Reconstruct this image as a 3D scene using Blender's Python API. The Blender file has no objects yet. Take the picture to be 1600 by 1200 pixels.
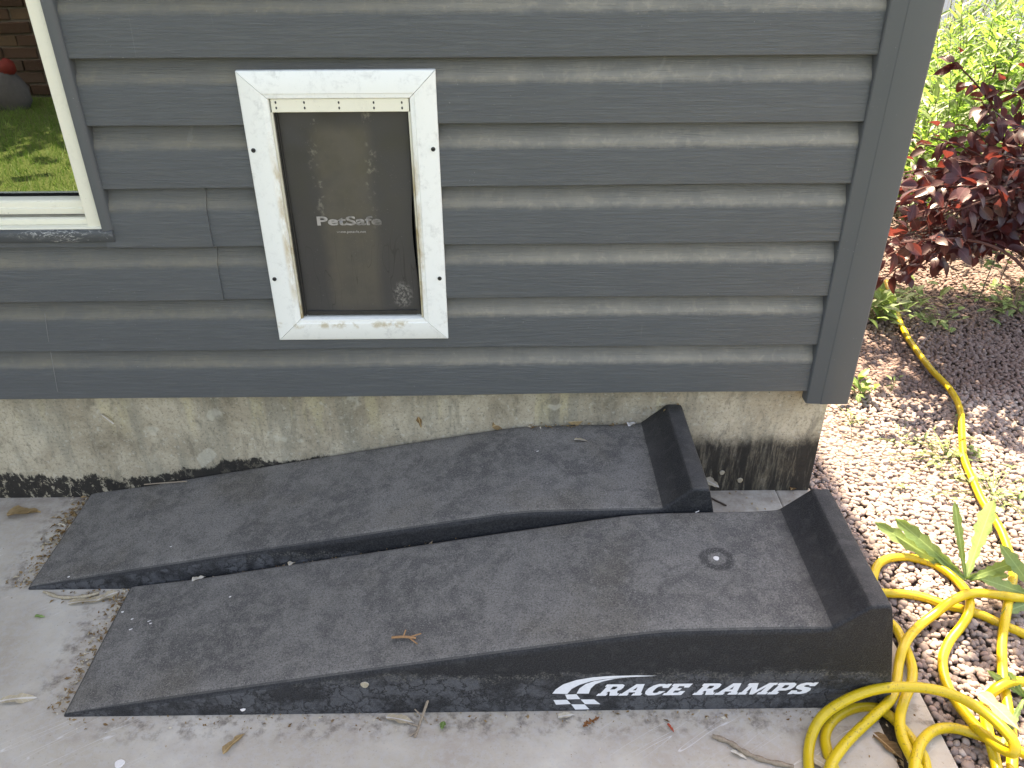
import bpy, bmesh, math, random
import numpy as np
from mathutils import Vector, Matrix, Euler
from mathutils.geometry import tessellate_polygon
R = math.radians
random.seed(7); rng = np.random.default_rng(7)
scene = bpy.context.scene
col = scene.collection

# ---------------------------------------------------------------- camera
CAM = Vector((0.0, -1.5252, 1.2309)); FPX = 1305.4
def cam_axes(pitch=0.5432, yaw=-0.0087, roll=-0.0047):
    cp, sp = math.cos(pitch), math.sin(pitch)
    f = Vector((0, cp, -sp)); r = Vector((1, 0, 0)); u = r.cross(f)
    rz = Matrix.Rotation(yaw, 3, 'Z'); f, r, u = rz @ f, rz @ r, rz @ u
    c, s = math.cos(roll), math.sin(roll)
    return c*r + s*u, -s*r + c*u, f
AX = cam_axes()
cd = bpy.data.cameras.new('camera'); cam = bpy.data.objects.new('camera', cd); col.objects.link(cam)
m3 = Matrix((AX[0], AX[1], -AX[2])).transposed()
cam.matrix_world = Matrix.Translation(CAM) @ m3.to_4x4()
cd.sensor_fit = 'HORIZONTAL'; cd.sensor_width = 36; cd.lens = FPX/1600*36
cd.clip_start = .02; cd.clip_end = 500
scene.camera = cam

# ---------------------------------------------------------------- sky, sun, exposure
SUN_EL, SUN_AZ = R(58), R(-1.3)          # azimuth measured from +Y towards +X
w = bpy.data.worlds.new('World'); scene.world = w; w.use_nodes = True
nt = w.node_tree; nt.nodes.clear()
sky = nt.nodes.new('ShaderNodeTexSky'); sky.sky_type = 'NISHITA'; sky.sun_disc = False
sky.sun_elevation = SUN_EL; sky.sun_rotation = SUN_AZ; sky.air_density = 1.0; sky.dust_density = 3.0; sky.ozone_density = 1.0
bg = nt.nodes.new('ShaderNodeBackground'); bg.inputs[1].default_value = .15
wo = nt.nodes.new('ShaderNodeOutputWorld')
nt.links.new(sky.outputs[0], bg.inputs[0]); nt.links.new(bg.outputs[0], wo.inputs[0])
sl = bpy.data.lights.new('sun', 'SUN'); sl.energy = 4.4; sl.angle = R(.55); sl.color = (1, .95, .87)
sun = bpy.data.objects.new('sun', sl); col.objects.link(sun)
sun_to = Vector((math.sin(SUN_AZ)*math.cos(SUN_EL), math.cos(SUN_AZ)*math.cos(SUN_EL), math.sin(SUN_EL)))
sun.rotation_euler = sun_to.to_track_quat('Z', 'Y').to_euler(); sun.location = sun_to*30
vs = scene.view_settings
scene.display_settings.display_device = 'sRGB'
vs.view_transform = 'Standard'; vs.look = 'None'; vs.gamma = 1; vs.use_curve_mapping = False
vs.exposure = 2.5
vs.use_white_balance = True; vs.white_balance_temperature = 8900; vs.white_balance_tint = 15
scene.cycles.use_denoising = True
scene.cycles.max_bounces = 10; scene.cycles.transparent_max_bounces = 12

# ---------------------------------------------------------------- pixel helpers (1600x1200) -> points of the place
def ray(px, py):
    return (AX[2] + (px-800)/FPX*AX[0] - (py-600)/FPX*AX[1])
def at(px, py, z=0.0):
    d = ray(px, py); return CAM + d*((z-CAM.z)/d.z)
def at_y(px, py, y=0.0):
    d = ray(px, py); return CAM + d*((y-CAM.y)/d.y)
def to_px(p):
    d = Vector(p)-CAM; z = d.dot(AX[2])
    return (800+FPX*d.dot(AX[0])/z, 600-FPX*d.dot(AX[1])/z, z)

# ---------------------------------------------------------------- shader helpers
class G:
    def __init__(s, name, rough=.6, spec=.5):
        s.m = bpy.data.materials.new(name); s.m.use_nodes = True
        s.t = s.m.node_tree; s.t.nodes.clear()
        s.out = s.t.nodes.new('ShaderNodeOutputMaterial')
        s.b = s.t.nodes.new('ShaderNodeBsdfPrincipled')
        s.t.links.new(s.b.outputs[0], s.out.inputs[0])
        s.b.inputs['Roughness'].default_value = rough
        s.b.inputs['Specular IOR Level'].default_value = spec
        s.geo = s.t.nodes.new('ShaderNodeNewGeometry')
        s.pos = s.geo.outputs['Position']
        sx = s.t.nodes.new('ShaderNodeSeparateXYZ'); s.t.links.new(s.pos, sx.inputs[0])
        s.x, s.y, s.z = sx.outputs
    def set(s, sock, v):
        if hasattr(v, 'is_linked'): s.t.links.new(v, sock)
        elif isinstance(v, (tuple, list)): sock.default_value = tuple(v)+((1,) if len(v) == 3 and len(sock.default_value) == 4 else ())
        else: sock.default_value = v
    def inp(s, name, v): s.set(s.b.inputs[name], v)
    def scaled(s, sx, sy, sz, src=None, loc=(0, 0, 0)):
        n = s.t.nodes.new('ShaderNodeMapping'); s.t.links.new(src or s.pos, n.inputs[0])
        n.inputs[1].default_value = loc; n.inputs[3].default_value = (sx, sy, sz); return n.outputs[0]
    def noise(s, scale, detail=4, rough=.55, dist=0, vec=None, color=False):
        n = s.t.nodes.new('ShaderNodeTexNoise'); s.t.links.new(vec or s.pos, n.inputs['Vector'])
        n.inputs['Scale'].default_value = scale; n.inputs['Detail'].default_value = detail
        n.inputs['Roughness'].default_value = rough; n.inputs['Distortion'].default_value = dist
        return n.outputs[1 if color else 0]
    def vor(s, scale, feature='F1', vec=None, out=0, rnd=1):
        n = s.t.nodes.new('ShaderNodeTexVoronoi'); n.feature = feature; s.t.links.new(vec or s.pos, n.inputs['Vector'])
        n.inputs['Scale'].default_value = scale; n.inputs['Randomness'].default_value = rnd; return n.outputs[out]
    def math(s, op, a, b=0.0, c=0.0, clamp=False):
        n = s.t.nodes.new('ShaderNodeMath'); n.operation = op; n.use_clamp = clamp
        s.set(n.inputs[0], a); s.set(n.inputs[1], b); s.set(n.inputs[2], c); return n.outputs[0]
    def step(s, v, a, b, lo=0.0, hi=1.0):
        n = s.t.nodes.new('ShaderNodeMapRange'); n.interpolation_type = 'SMOOTHSTEP'
        s.set(n.inputs[0], v); s.set(n.inputs[1], a); s.set(n.inputs[2], b)
        n.inputs[3].default_value = lo; n.inputs[4].default_value = hi; return n.outputs[0]
    def mix(s, f, a, b, blend='MIX'):
        n = s.t.nodes.new('ShaderNodeMix'); n.data_type = 'RGBA'; n.blend_type = blend
        s.set(n.inputs[0], f); s.set(n.inputs[6], a); s.set(n.inputs[7], b); return n.outputs[2]
    def ramp(s, f, stops):
        n = s.t.nodes.new('ShaderNodeValToRGB'); s.set(n.inputs[0], f); e = n.color_ramp.elements
        while len(e) < len(stops): e.new(.5)
        for k, (p, c) in enumerate(stops):
            e[k].position = p; e[k].color = tuple(c)+(1,)
        return n.outputs[0]
    def bump(s, h, strength=.3, dist=.002):
        n = s.t.nodes.new('ShaderNodeBump'); n.inputs['Strength'].default_value = strength; n.inputs['Distance'].default_value = dist
        s.set(n.inputs['Height'], h); old = s.b.inputs['Normal']
        if old.is_linked: s.t.links.new(old.links[0].from_socket, n.inputs['Normal'])
        s.t.links.new(n.outputs[0], old)
    def rand(s, kind):
        if kind == 'island': return s.geo.outputs['Random Per Island']
        n = s.t.nodes.new('ShaderNodeObjectInfo'); return n.outputs['Random']
    def color(s, c): s.inp('Base Color', c)

def c3(a): return (a, a, a)
M = {}
def plain(name, c, rough=.6, spec=.4, var=.15, sc=30, bump=0.0):
    g = G(name, rough, spec); n = g.noise(sc, 5)
    g.color(g.mix(n, tuple(v*(1-var) for v in c), tuple(v*(1+var) for v in c)))
    if bump: g.bump(g.noise(sc*6, 4), bump, .001)
    M[name] = g.m; return g

def mk_siding():
    g = G('siding_paint', .55, .4)
    grain = g.noise(120, 5, .62, 1.3, g.scaled(.10, 1, 2.2))
    base = g.mix(g.noise(3, 3), (.075, .081, .084), (.092, .098, .101))
    base = g.mix(g.step(grain, .44, .68, 0, .42), base, (.122, .128, .129))
    # dust plus painted sky light in the cove of each course (upper third of the 114 mm exposure)
    ph = g.math('FRACT', g.math('DIVIDE', g.math('SUBTRACT', g.z, .2994), .1124))
    jag = g.math('MULTIPLY', g.math('SUBTRACT', g.noise(48, 6, .75, .3, g.scaled(.6, 1, .7)), .5), .15)
    phj = g.math('ADD', ph, jag)
    cove = g.math('MULTIPLY', g.step(phj, .57, .70), g.step(ph, 1.0, .68))  # painted light: strongest at the fold, fading up towards the next lip
    n = g.noise(9, 6, .65, 0, g.scaled(1, 1, .5)); n2 = g.noise(60, 4, .6, .5)
    dust = g.math('MULTIPLY', cove, g.math('ADD', g.step(n, .3, .68, .40, .75), g.math('MULTIPLY', g.step(n2, .5, .7), .25)), clamp=True)
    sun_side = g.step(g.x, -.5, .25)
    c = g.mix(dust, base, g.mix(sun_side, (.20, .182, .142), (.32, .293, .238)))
    low = g.math('MULTIPLY', g.step(ph, .34, .0), g.step(g.noise(7, 5, .6), .45, .75))
    c = g.mix(g.math('MULTIPLY', low, .35), c, (.13, .13, .12))
    specks = g.step(g.noise(260, 2, .5), .72, .78); far = g.step(g.noise(5, 3), .45, .65)
    c = g.mix(g.math('MULTIPLY', g.math('MULTIPLY', specks, far), .55), c, (.42, .42, .4))
    drip = g.math('MULTIPLY', g.step(g.noise(30, 3, .5, .8, g.scaled(1, 1, .06)), .66, .72), g.step(g.noise(6, 3), .5, .62))
    c = g.mix(g.math('MULTIPLY', drip, .18), c, (.32, .32, .3))
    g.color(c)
    g.bump(grain, .9, .0022); g.bump(g.noise(300, 3), .15, .0008)
    g.inp('Roughness', g.step(dust, 0, 1, .5, .85))
    M['siding'] = g.m
mk_siding()
def mk_trim():
    g = G('trim_paint', .5, .4)
    c = g.mix(g.noise(5, 4), (.076, .083, .088), (.092, .098, .102))
    sp = g.math('MULTIPLY', g.step(g.noise(300, 2), .71, .77), g.step(g.noise(9, 3), .45, .65))
    g.color(g.mix(g.math('MULTIPLY', sp, .5), c, c3(.4))); g.bump(g.noise(90, 4, .6, 0, g.scaled(1, 1, .05)), .1, .0008)
    M['trim'] = g.m
    g = G('caulked_trim_paint', .55, .4)
    c = g.mix(g.noise(5, 4), (.068, .075, .081), (.084, .09, .095))
    a = g.noise(55, 4, .6, 1.6, g.scaled(.5, 1, 1.2))
    line = g.step(g.math('ABSOLUTE', g.math('SUBTRACT', a, .5)), .03, .008)
    a2 = g.step(g.noise(9, 3, .5), .42, .55)
    blot = g.math('MULTIPLY', g.step(g.noise(90, 4, .6, .5), .62, .68), g.step(g.noise(20, 3), .5, .6))
    g.color(g.mix(g.math('MAXIMUM', g.math('MULTIPLY', line, g.math('MULTIPLY', a2, .55)), g.math('MULTIPLY', blot, .7)), c, (.6, .6, .58)))
    M['caulked_trim'] = g.m
mk_trim()
def mk_white(name, base, stain):
    g = G(name, .5, .35)
    n = g.noise(26, 7, .68, .6); n2 = g.noise(120, 4, .6)
    worn = g.math('MULTIPLY', g.step(n, .46, .7), g.step(n2, .38, .62))
    c = g.mix(g.math('MULTIPLY', worn, .55 if stain else .2), base, tuple(v*.62 for v in base))
    c = g.mix(g.step(g.noise(330, 2), .71, .76, 0, .5), c, (.28, .27, .24))
    if stain:
        # rust-brown grime by the inner edges of the uprights, lower two thirds
        dx = g.math('ABSOLUTE', g.math('ADD', g.x, .2865))
        edge = g.step(dx, .136, .1255); zz = g.math('MULTIPLY', g.step(g.z, .86, .76), g.step(g.z, .5, .57))
        st = g.math('MULTIPLY', g.math('MULTIPLY', edge, zz), g.step(g.noise(40, 5, .65, 0, g.scaled(1, 1, .35)), .34, .6))
        c = g.mix(g.math('MULTIPLY', st, .8), c, (.44, .32, .15))
        bz = g.math('MULTIPLY', g.step(g.z, .4795, .471), g.step(g.z, .458, .468))
        c = g.mix(g.math('MULTIPLY', g.math('MULTIPLY', bz, g.step(g.noise(45, 5, .6), .5, .66)), .7), c, (.45, .36, .2))
    g.color(c); g.bump(g.noise(60, 5, .6), .08, .001)
    M[name] = g.m
mk_white('door_frame_white', (.82, .83, .79), True)
mk_white('vinyl_cream', (.78, .75, .62), False)
def mk_liner():
    g = G('stained_liner', .6, .3)
    n = g.noise(30, 6, .65, .5, g.scaled(1, 1, .4)); zz = g.step(g.z, .84, .72)
    c = g.mix(n, (.6, .57, .45), (.72, .7, .6))
    c = g.mix(g.math('MULTIPLY', zz, g.step(n, .4, .58, .25, 1)), c, (.33, .25, .13))
    g.color(c); M['liner'] = g.m
mk_liner()
def mk_flap():
    g = G('smoky_flap', .42, .4)
    dx = g.math('ADD', g.x, .292)
    wob = g.math('MULTIPLY', g.math('SUBTRACT', g.noise(9, 4), .5), .03)
    colm = g.step(g.math('ABSOLUTE', g.math('ADD', dx, wob)), .062, .034)
    colm = g.math('MULTIPLY', colm, g.math('MULTIPLY', g.step(g.z, .872, .84), g.step(g.z, .47, .53)))
    c = g.mix(g.noise(6, 4), (.042, .040, .039), (.058, .054, .051))
    c = g.mix(g.math('MULTIPLY', colm, g.step(g.noise(18, 6, .65), .25, .65, .45, .95)), c, (.090, .079, .062))
    c = g.mix(g.math('MULTIPLY', g.step(g.noise(420, 2), .69, .75), .5), c, (.2, .19, .17))
    rim = g.math('MULTIPLY', g.step(g.math('ABSOLUTE', g.math('SUBTRACT', g.math('ABSOLUTE', g.math('ADD', dx, wob)), .05)), .012, .003), g.step(g.noise(60, 5, .7), .52, .66))
    c = g.mix(g.math('MULTIPLY', rim, g.math('MULTIPLY', g.step(g.z, .62, .74), .5)), c, (.26, .24, .19))
    d2 = g.math('ADD', g.math('POWER', g.math('DIVIDE', g.math('ADD', g.x, .203), .022), 2), g.math('POWER', g.math('DIVIDE', g.math('SUBTRACT', g.z, .527), .03), 2))
    blot = g.math('MULTIPLY', g.step(d2, 1.2, .2), g.step(g.noise(170, 4, .7), .45, .62))
    c = g.mix(g.math('MULTIPLY', blot, .55), c, (.3, .28, .25))
    scr = g.step(g.math('ABSOLUTE', g.math('SUBTRACT', g.noise(14, 2, .5, .4, g.scaled(2.2, 1, .35)), .5)), .006, .001)
    c = g.mix(g.math('MULTIPLY', scr, g.math('MULTIPLY', g.step(g.z, .68, .6), .5)), c, (.02, .018, .016))
    g.color(c); g.inp('Roughness', g.step(g.noise(20, 4), .3, .7, .28, .5)); g.bump(g.noise(8, 3), .12, .003)
    M['flap'] = g.m
mk_flap()
def mk_foundation():
    g = G('foundation_concrete', .9, .2)
    streak = g.noise(22, 6, .62, .4, g.scaled(1, 1, .16)); blot = g.noise(7, 7, .66, .5)
    c = g.ramp(blot, [(.28, (.205, .17, .118)), (.46, (.365, .312, .228)), (.62, (.49, .43, .325)), (.8, (.60, .54, .43))])
    c = g.mix(g.step(streak, .48, .66, 0, .6), c, (.25, .235, .185))
    yel = g.math('MULTIPLY', g.step(g.noise(26, 3, .5, .2, g.scaled(1, 1, .12)), .56, .68), g.step(g.z, .14, .24))
    c = g.mix(g.math('MULTIPLY', yel, .42), c, (.54, .47, .28))
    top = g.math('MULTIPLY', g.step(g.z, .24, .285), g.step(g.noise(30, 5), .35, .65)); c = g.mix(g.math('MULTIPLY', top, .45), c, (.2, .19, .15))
    pits = g.step(g.vor(95), .16, .07); pk = g.step(g.noise(30, 2), .5, .62)
    pit = g.math('MULTIPLY', pits, pk)
    c = g.mix(g.math('MULTIPLY', pit, .8), c, (.06, .05, .04))
    c = g.mix(g.step(g.noise(240, 3, .6), .62, .74, 0, .5), c, (.09, .085, .07))
    grit = g.noise(150, 6, .75); c = g.mix(g.step(grit, .50, .64, 0, .6), c, (.13, .12, .09)); c = g.mix(g.step(g.noise(110, 5, .7), .55, .68, 0, .5), c, (.52, .50, .43))
    c = g.mix(g.math('MULTIPLY', g.step(g.noise(34, 7, .7, .6, g.scaled(1, 1, .4)), .52, .66), .55), c, (.16, .145, .11))
    chips = g.step(g.noise(11, 3, .5, 0, g.scaled(1, 1, 1)), .66, .69); c = g.mix(g.math('MULTIPLY', chips, .4), c, (.55, .52, .43))
    # black tar brushed along the bottom
    nn = g.math('SUBTRACT', g.noise(19, 9, .78, .5, g.scaled(1, 1, .6)), .5); n8 = g.math('SUBTRACT', g.noise(2.2, 2), .5)
    right = g.step(g.x, .2, .42)
    lim = g.math('ADD', g.math('MULTIPLY', right, .085), .056)
    lim = g.math('ADD', lim, g.math('MULTIPLY', g.math('MULTIPLY', g.step(g.x, -.85, -.6), g.step(g.x, -.3, -.42)), .045))
    lim = g.math('ADD', lim, g.math('ADD', g.math('MULTIPLY', nn, .10), g.math('MULTIPLY', n8, .05)))
    band = g.math('SUBTRACT', lim, g.z)
    soft = g.math('ADD', g.math('MULTIPLY', right, .022), .004)
    tar = g.step(band, g.math('MULTIPLY', soft, -1), soft)
    peel = g.math('MAXIMUM', g.step(g.noise(52, 7, .78, .5, g.scaled(1, 1, .7)), .60, .54), g.math('MAXIMUM', right, g.step(g.x, -.82, -.7, 0, .8)))
    tar = g.math('MULTIPLY', tar, g.math('MAXIMUM', peel, .12))
    stk = g.step(g.noise(75, 5, .7, .2, g.scaled(1, 1, .12)), .46, .74, 1, .55)
    tar = g.math('MULTIPLY', tar, g.math('MAXIMUM', stk, g.math('SUBTRACT', 1.0, right)))
    c = g.mix(g.math('MULTIPLY', tar, .95), c, (.016, .015, .015))
    g.color(c)
    g.bump(g.noise(45, 8, .65), .5, .005); g.bump(g.math('MULTIPLY', pit, -1), .6, .003)
    M['foundation'] = g.m
mk_foundation()
def mk_patio():
    g = G('patio_concrete', .85, .25)
    big = g.noise(2.6, 6, .6, .4); mid = g.noise(13, 6, .65)
    c = g.ramp(big, [(.3, (.37, .32, .255)), (.5, (.495, .45, .38)), (.7, (.59, .56, .495))])
    c = g.mix(g.step(mid, .35, .7, 0, .6), c, (.37, .315, .27))
    c = g.mix(g.step(g.noise(75, 5, .7), .42, .66, 0, .4), c, (.46, .45, .44))
    c = g.mix(g.step(g.noise(190, 3, .65), .58, .72, 0, .3), c, (.19, .16, .14))
    c = g.mix(g.step(g.noise(420, 3, .6), .62, .74, 0, .25), c, (.2, .175, .155))
    sp = g.math('MULTIPLY', g.step(g.noise(130, 4, .6), .66, .72), g.step(g.noise(7, 4), .45, .62))
    c = g.mix(g.math('MULTIPLY', sp, .75), c, (.10, .08, .065))
    # grime gathered along the ramps
    def band(v, a, b): return g.step(v, a, b)
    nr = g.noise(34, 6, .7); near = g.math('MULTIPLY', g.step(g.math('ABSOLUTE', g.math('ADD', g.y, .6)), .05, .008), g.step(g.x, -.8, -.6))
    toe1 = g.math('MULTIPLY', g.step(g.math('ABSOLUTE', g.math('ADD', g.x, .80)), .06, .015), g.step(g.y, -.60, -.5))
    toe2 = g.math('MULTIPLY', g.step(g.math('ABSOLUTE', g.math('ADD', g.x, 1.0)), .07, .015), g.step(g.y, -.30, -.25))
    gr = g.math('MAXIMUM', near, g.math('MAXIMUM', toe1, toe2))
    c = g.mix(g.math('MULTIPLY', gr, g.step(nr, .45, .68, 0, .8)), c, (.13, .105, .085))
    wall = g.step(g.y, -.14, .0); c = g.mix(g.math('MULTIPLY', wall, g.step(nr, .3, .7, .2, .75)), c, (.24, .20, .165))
    # pale scratches
    rot = g.t.nodes.new('ShaderNodeMapping'); g.t.links.new(g.pos, rot.inputs[0]); rot.inputs[2].default_value = (0, 0, R(-33)); rot.inputs[3].default_value = (1, 1, 1)
    scr = g.noise(46, 2, .4, .15, g.scaled(.06, 1, 1, rot.outputs[0]))
    line = g.math('MULTIPLY', g.step(g.math('ABSOLUTE', g.math('SUBTRACT', scr, .56)), .006, .001), g.step(g.noise(4, 2), .52, .62))
    c = g.mix(g.math('MULTIPLY', line, .55), c, (.68, .67, .66))
    g.color(c); g.bump(g.noise(60, 6, .6), .22, .002); g.bump(g.noise(500, 3), .25, .0008)
    M['patio'] = g.m
mk_patio()
def mk_ramp():
    g = G('ramp_rubber', .8, .3)
    nrm = g.t.nodes.new('ShaderNodeSeparateXYZ'); g.t.links.new(g.geo.outputs['True Normal'], nrm.inputs[0])
    nx, ny, nz = nrm.outputs
    fine = g.noise(330, 4, .75); cloud = g.noise(7, 6, .62, .6); mot = g.noise(38, 6, .68, .4)
    top = g.mix(g.step(cloud, .38, .64), (.118, .112, .106), (.205, .194, .180))
    top = g.mix(g.step(mot, .44, .6, 0, .6), top, (.235, .22, .20))
    top = g.mix(g.math('MULTIPLY', g.step(g.noise(22, 5, .6, 1.0), .5, .68), .45), top, (.085, .081, .077))
    top = g.mix(g.math('MULTIPLY', g.step(g.noise(4.5, 4), .52, .66), .35), top, (.14, .12, .09))
    q = at(1120, 874, .193); rr = g.math('SQRT', g.math('ADD', g.math('POWER', g.math('SUBTRACT', g.x, q.x), 2), g.math('POWER', g.math('SUBTRACT', g.y, q.y), 2)))
    rr = g.math('ADD', rr, g.math('MULTIPLY', g.math('SUBTRACT', g.noise(50, 4), .5), .010))
    ringm = g.math('MULTIPLY', g.step(rr, .013, .019), g.step(rr, .034, .026))
    top = g.mix(g.math('MULTIPLY', ringm, .75), top, (.034, .033, .033))
    top = g.mix(g.step(fine, .47, .62, 0, .6), top, (.045, .044, .043))
    top = g.mix(g.step(g.noise(390, 3, .7), .54, .64, 0, .55), top, (.32, .305, .28))
    clean = g.mix(g.step(fine, .4, .64), (.010, .011, .013), (.034, .035, .039))
    clean = g.mix(g.step(mot, .52, .7, 0, .45), clean, (.06, .06, .06))
    # how much dust lies: flat tops most, the slanted stop little, rolled edges none
    # (worn smooth edge keeps dark)
    tc = g.t.nodes.new('ShaderNodeTexCoord'); so = g.t.nodes.new('ShaderNodeSeparateXYZ'); g.t.links.new(tc.outputs['Object'], so.inputs[0])
    lay = g.math('MULTIPLY', g.step(nz, .66, .97), g.step(so.outputs[0], 1.31, 1.25, .34, 1))
    c = g.mix(lay, clean, top)
    # side: old dressing that has dried to a grey crazed film near the ground
    wv = g.noise(36, 6, .72, 0, None, True)
    wp = g.t.nodes.new('ShaderNodeMix'); wp.data_type = 'RGBA'; wp.blend_type = 'ADD'; wp.inputs[0].default_value = .055
    g.t.links.new(g.pos, wp.inputs[6]); g.t.links.new(wv, wp.inputs[7])
    crack = g.vor(33, 'DISTANCE_TO_EDGE', wp.outputs[2]); crack2 = g.vor(105, 'DISTANCE_TO_EDGE', wp.outputs[2])
    cr = g.math('MULTIPLY', g.step(crack, .01, .075), g.step(crack2, .0, .09, .45, 1))
    film_h = g.math('ADD', .088, g.math('MULTIPLY', g.math('SUBTRACT', g.noise(22, 5, .65), .5), .07))
    film = g.math('MULTIPLY', g.step(g.z, g.math('ADD', film_h, .012), g.math('SUBTRACT', film_h, .012)), g.step(nz, .5, .2))
    film = g.math('MULTIPLY', film, g.step(g.noise(15, 6, .68), .38, .56, .12, 1))
    filmc = g.mix(g.noise(60, 5, .7), (.07, .075, .086), (.145, .148, .157))
    c = g.mix(g.math('MULTIPLY', g.math('MULTIPLY', film, cr), .85), c, filmc)
    dust = g.math('MULTIPLY', g.step(g.math('ABSOLUTE', g.math('SUBTRACT', g.z, film_h)), .012, .002), g.math('MULTIPLY', g.step(g.noise(300, 3, .7), .5, .62), g.step(nz, .5, .2)))
    c = g.mix(g.math('MULTIPLY', dust, .5), c, (.2, .19, .165))
    g.color(c)
    rgh = g.mix(lay, c3(.5), c3(.9)); g.inp('Roughness', rgh)
    g.bump(g.noise(34, 5, .6), .3, .0035); g.bump(fine, .8, .002); g.bump(g.math('MULTIPLY', cr, film), .5, .001)
    M['ramp'] = g.m
mk_ramp()
def pebble_mat(kind):
    g = G('pebble_stone_'+kind, .75, .35)
    r = g.rand(kind)
    c = g.ramp(r, [(0, (.07, .06, .058)), (.14, (.10, .085, .078)), (.3, (.17, .135, .12)), (.44, (.15, .13, .12)), (.58, (.29, .23, .20)),
                   (.70, (.33, .22, .19)), (.82, (.24, .22, .205)), (.92, (.42, .36, .32)), (1, (.52, .48, .44))])
    c = g.mix(g.step(g.noise(160, 5, .6), .35, .7, 0, .45), c, (.26, .22, .195))
    c = g.mix(g.step(g.noise(6, 3), .4, .7, 0, .3), c, (.075, .06, .052))
    back = g.step(g.math('ADD', g.y, g.math('MULTIPLY', g.math('SUBTRACT', g.noise(3, 3), .5), .3)), .36, .52)  # shrub shade painted into the rear stones, which are also redder
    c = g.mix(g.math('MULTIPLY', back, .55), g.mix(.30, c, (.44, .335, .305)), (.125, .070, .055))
    g.color(c); g.bump(g.noise(400, 3), .2, .0008)
    return g.m
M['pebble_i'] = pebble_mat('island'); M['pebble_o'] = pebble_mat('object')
def mk_ground():
    g = G('gravel_soil', .95, .1)
    d = g.vor(75, 'F1')
    c = g.mix(g.noise(110, 4, .6), (.08, .066, .058), (.24, .20, .18))
    c = g.mix(g.step(g.noise(3, 5), .45, .7, 0, .7), c, (.05, .036, .026)); g.color(c)
    g.bump(g.math('MULTIPLY', d, -1), 1, .012); M['soil'] = g.m
    g = G('lawn_turf', .9, .15)
    c = g.mix(g.noise(4, 5), (.09, .13, .04), (.13, .165, .06)); c = g.mix(g.step(g.noise(140, 3), .4, .7, 0, .6), c, (.03, .06, .01)); g.color(c)
    g.bump(g.noise(90, 4), .8, .03); M['lawn'] = g.m
    g = G('joint_dirt', 1, .1); g.color(g.mix(g.noise(90, 5), (.02, .015, .011), (.10, .08, .06))); g.bump(g.noise(160, 5), 1, .006); M['dirt'] = g.m
mk_ground()
def leafmat(name, a, b, trans, rough=.45, kind='object', amount=.5, spec=.5, vein=None):
    g = G(name, rough, spec)
    r = g.rand(kind); c = g.mix(r, a, b); c = g.mix(g.step(g.noise(120, 4), .4, .7, 0, .3), c, tuple(v*.55 for v in a))
    if kind == 'object':
        tc = g.t.nodes.new('ShaderNodeTexCoord'); sx = g.t.nodes.new('ShaderNodeSeparateXYZ'); g.t.links.new(tc.outputs['Object'], sx.inputs[0])
        ay = g.math('ABSOLUTE', sx.outputs[1])
        side = g.math('FRACT', g.math('MULTIPLY', g.math('SUBTRACT', sx.outputs[0], g.math('MULTIPLY', ay, .9)), 110))
        vein_ = g.math('MAXIMUM', g.step(ay, .0016, .0006), g.math('MULTIPLY', g.step(g.math('ABSOLUTE', g.math('SUBTRACT', side, .5)), .1, .02), .35))
        c = g.mix(g.math('MULTIPLY', vein_, .55), c, tuple(min(.8, v*1.9+.02) for v in b))
    g.color(c)
    tr = g.t.nodes.new('ShaderNodeBsdfTranslucent'); g.set(tr.inputs[0], trans)
    ms = g.t.nodes.new('ShaderNodeMixShader'); ms.inputs[0].default_value = amount
    g.t.links.new(g.b.outputs[0], ms.inputs[1]); g.t.links.new(tr.outputs[0], ms.inputs[2]); g.t.links.new(ms.outputs[0], g.out.inputs[0])
    g.bump(g.noise(260, 3), .25, .001)
    M[name] = g.m
for k in ('object', 'island'):
    leafmat('red_leaf_'+k, (.036, .017, .021), (.085, .032, .036), (.17, .034, .026), .36, k, .38, .55)
    leafmat('green_leaf_'+k, (.065, .135, .03), (.12, .20, .05), (.22, .40, .07), .45, k, .5)
    leafmat('weed_leaf_'+k, (.125, .21, .07), (.20, .30, .11), (.30, .46, .10), .5, k, .4)
    leafmat('dry_leaf_'+k, (.16, .085, .035), (.40, .28, .14), (.3, .18, .06), .65, k, .2, .3)
    leafmat('pale_leaf_'+k, (.46, .38, .26), (.66, .60, .48), (.4, .3, .18), .65, k, .2, .3)
leafmat('dark_canopy', (.02, .04, .01), (.05, .08, .02), (.08, .16, .02), .5, 'island', .3)
leafmat('juniper_leaf', (.11, .16, .07), (.2, .26, .12), (.24, .32, .1), .6, 'island', .4)
def mk_hose():
    g = G('yellow_hose', .38, .5)
    c = g.mix(g.noise(9, 4), (.55, .385, .012), (.65, .475, .022))
    d = g.math('MULTIPLY', g.step(g.noise(210, 4, .7), .56, .64), g.step(g.noise(14, 3), .36, .58))
    c = g.mix(g.math('MULTIPLY', d, .75), c, (.16, .11, .03)); c = g.mix(g.step(g.noise(30, 5, .6), .52, .75, 0, .4), c, (.40, .29, .03))
    g.color(c); g.bump(g.noise(60, 4), .1, .001); M['hose'] = g.m
mk_hose()
plain('white_print', (.74, .75, .78), .6, .3, .12, 160)
plain('black_metal', (.02, .02, .022), .45, .5, .3)
plain('dark_gap', (.008, .008, .008), .9, .1, .2)
plain('track_grey', (.22, .21, .17), .7, .3, .5, 60)
plain('gasket', (.03, .028, .025), .6, .3, .5, 80)
plain('bark', (.11, .085, .07), .85, .2, .45, 90, .5)
plain('twig_red', (.09, .04, .035), .7, .3, .35, 90)
plain('stem_green', (.14, .17, .06), .6, .3, .3, 60)
plain('dry_twig', (.30, .24, .18), .85, .2, .4, 300, .4)
plain('tan_twig', (.36, .20, .10), .8, .2, .5, 250)
plain('petal_white', (.75, .72, .70), .6, .3, .1, 300)
plain('roof_shingle', (.07, .065, .06), .9, .2, .4, 60)
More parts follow.
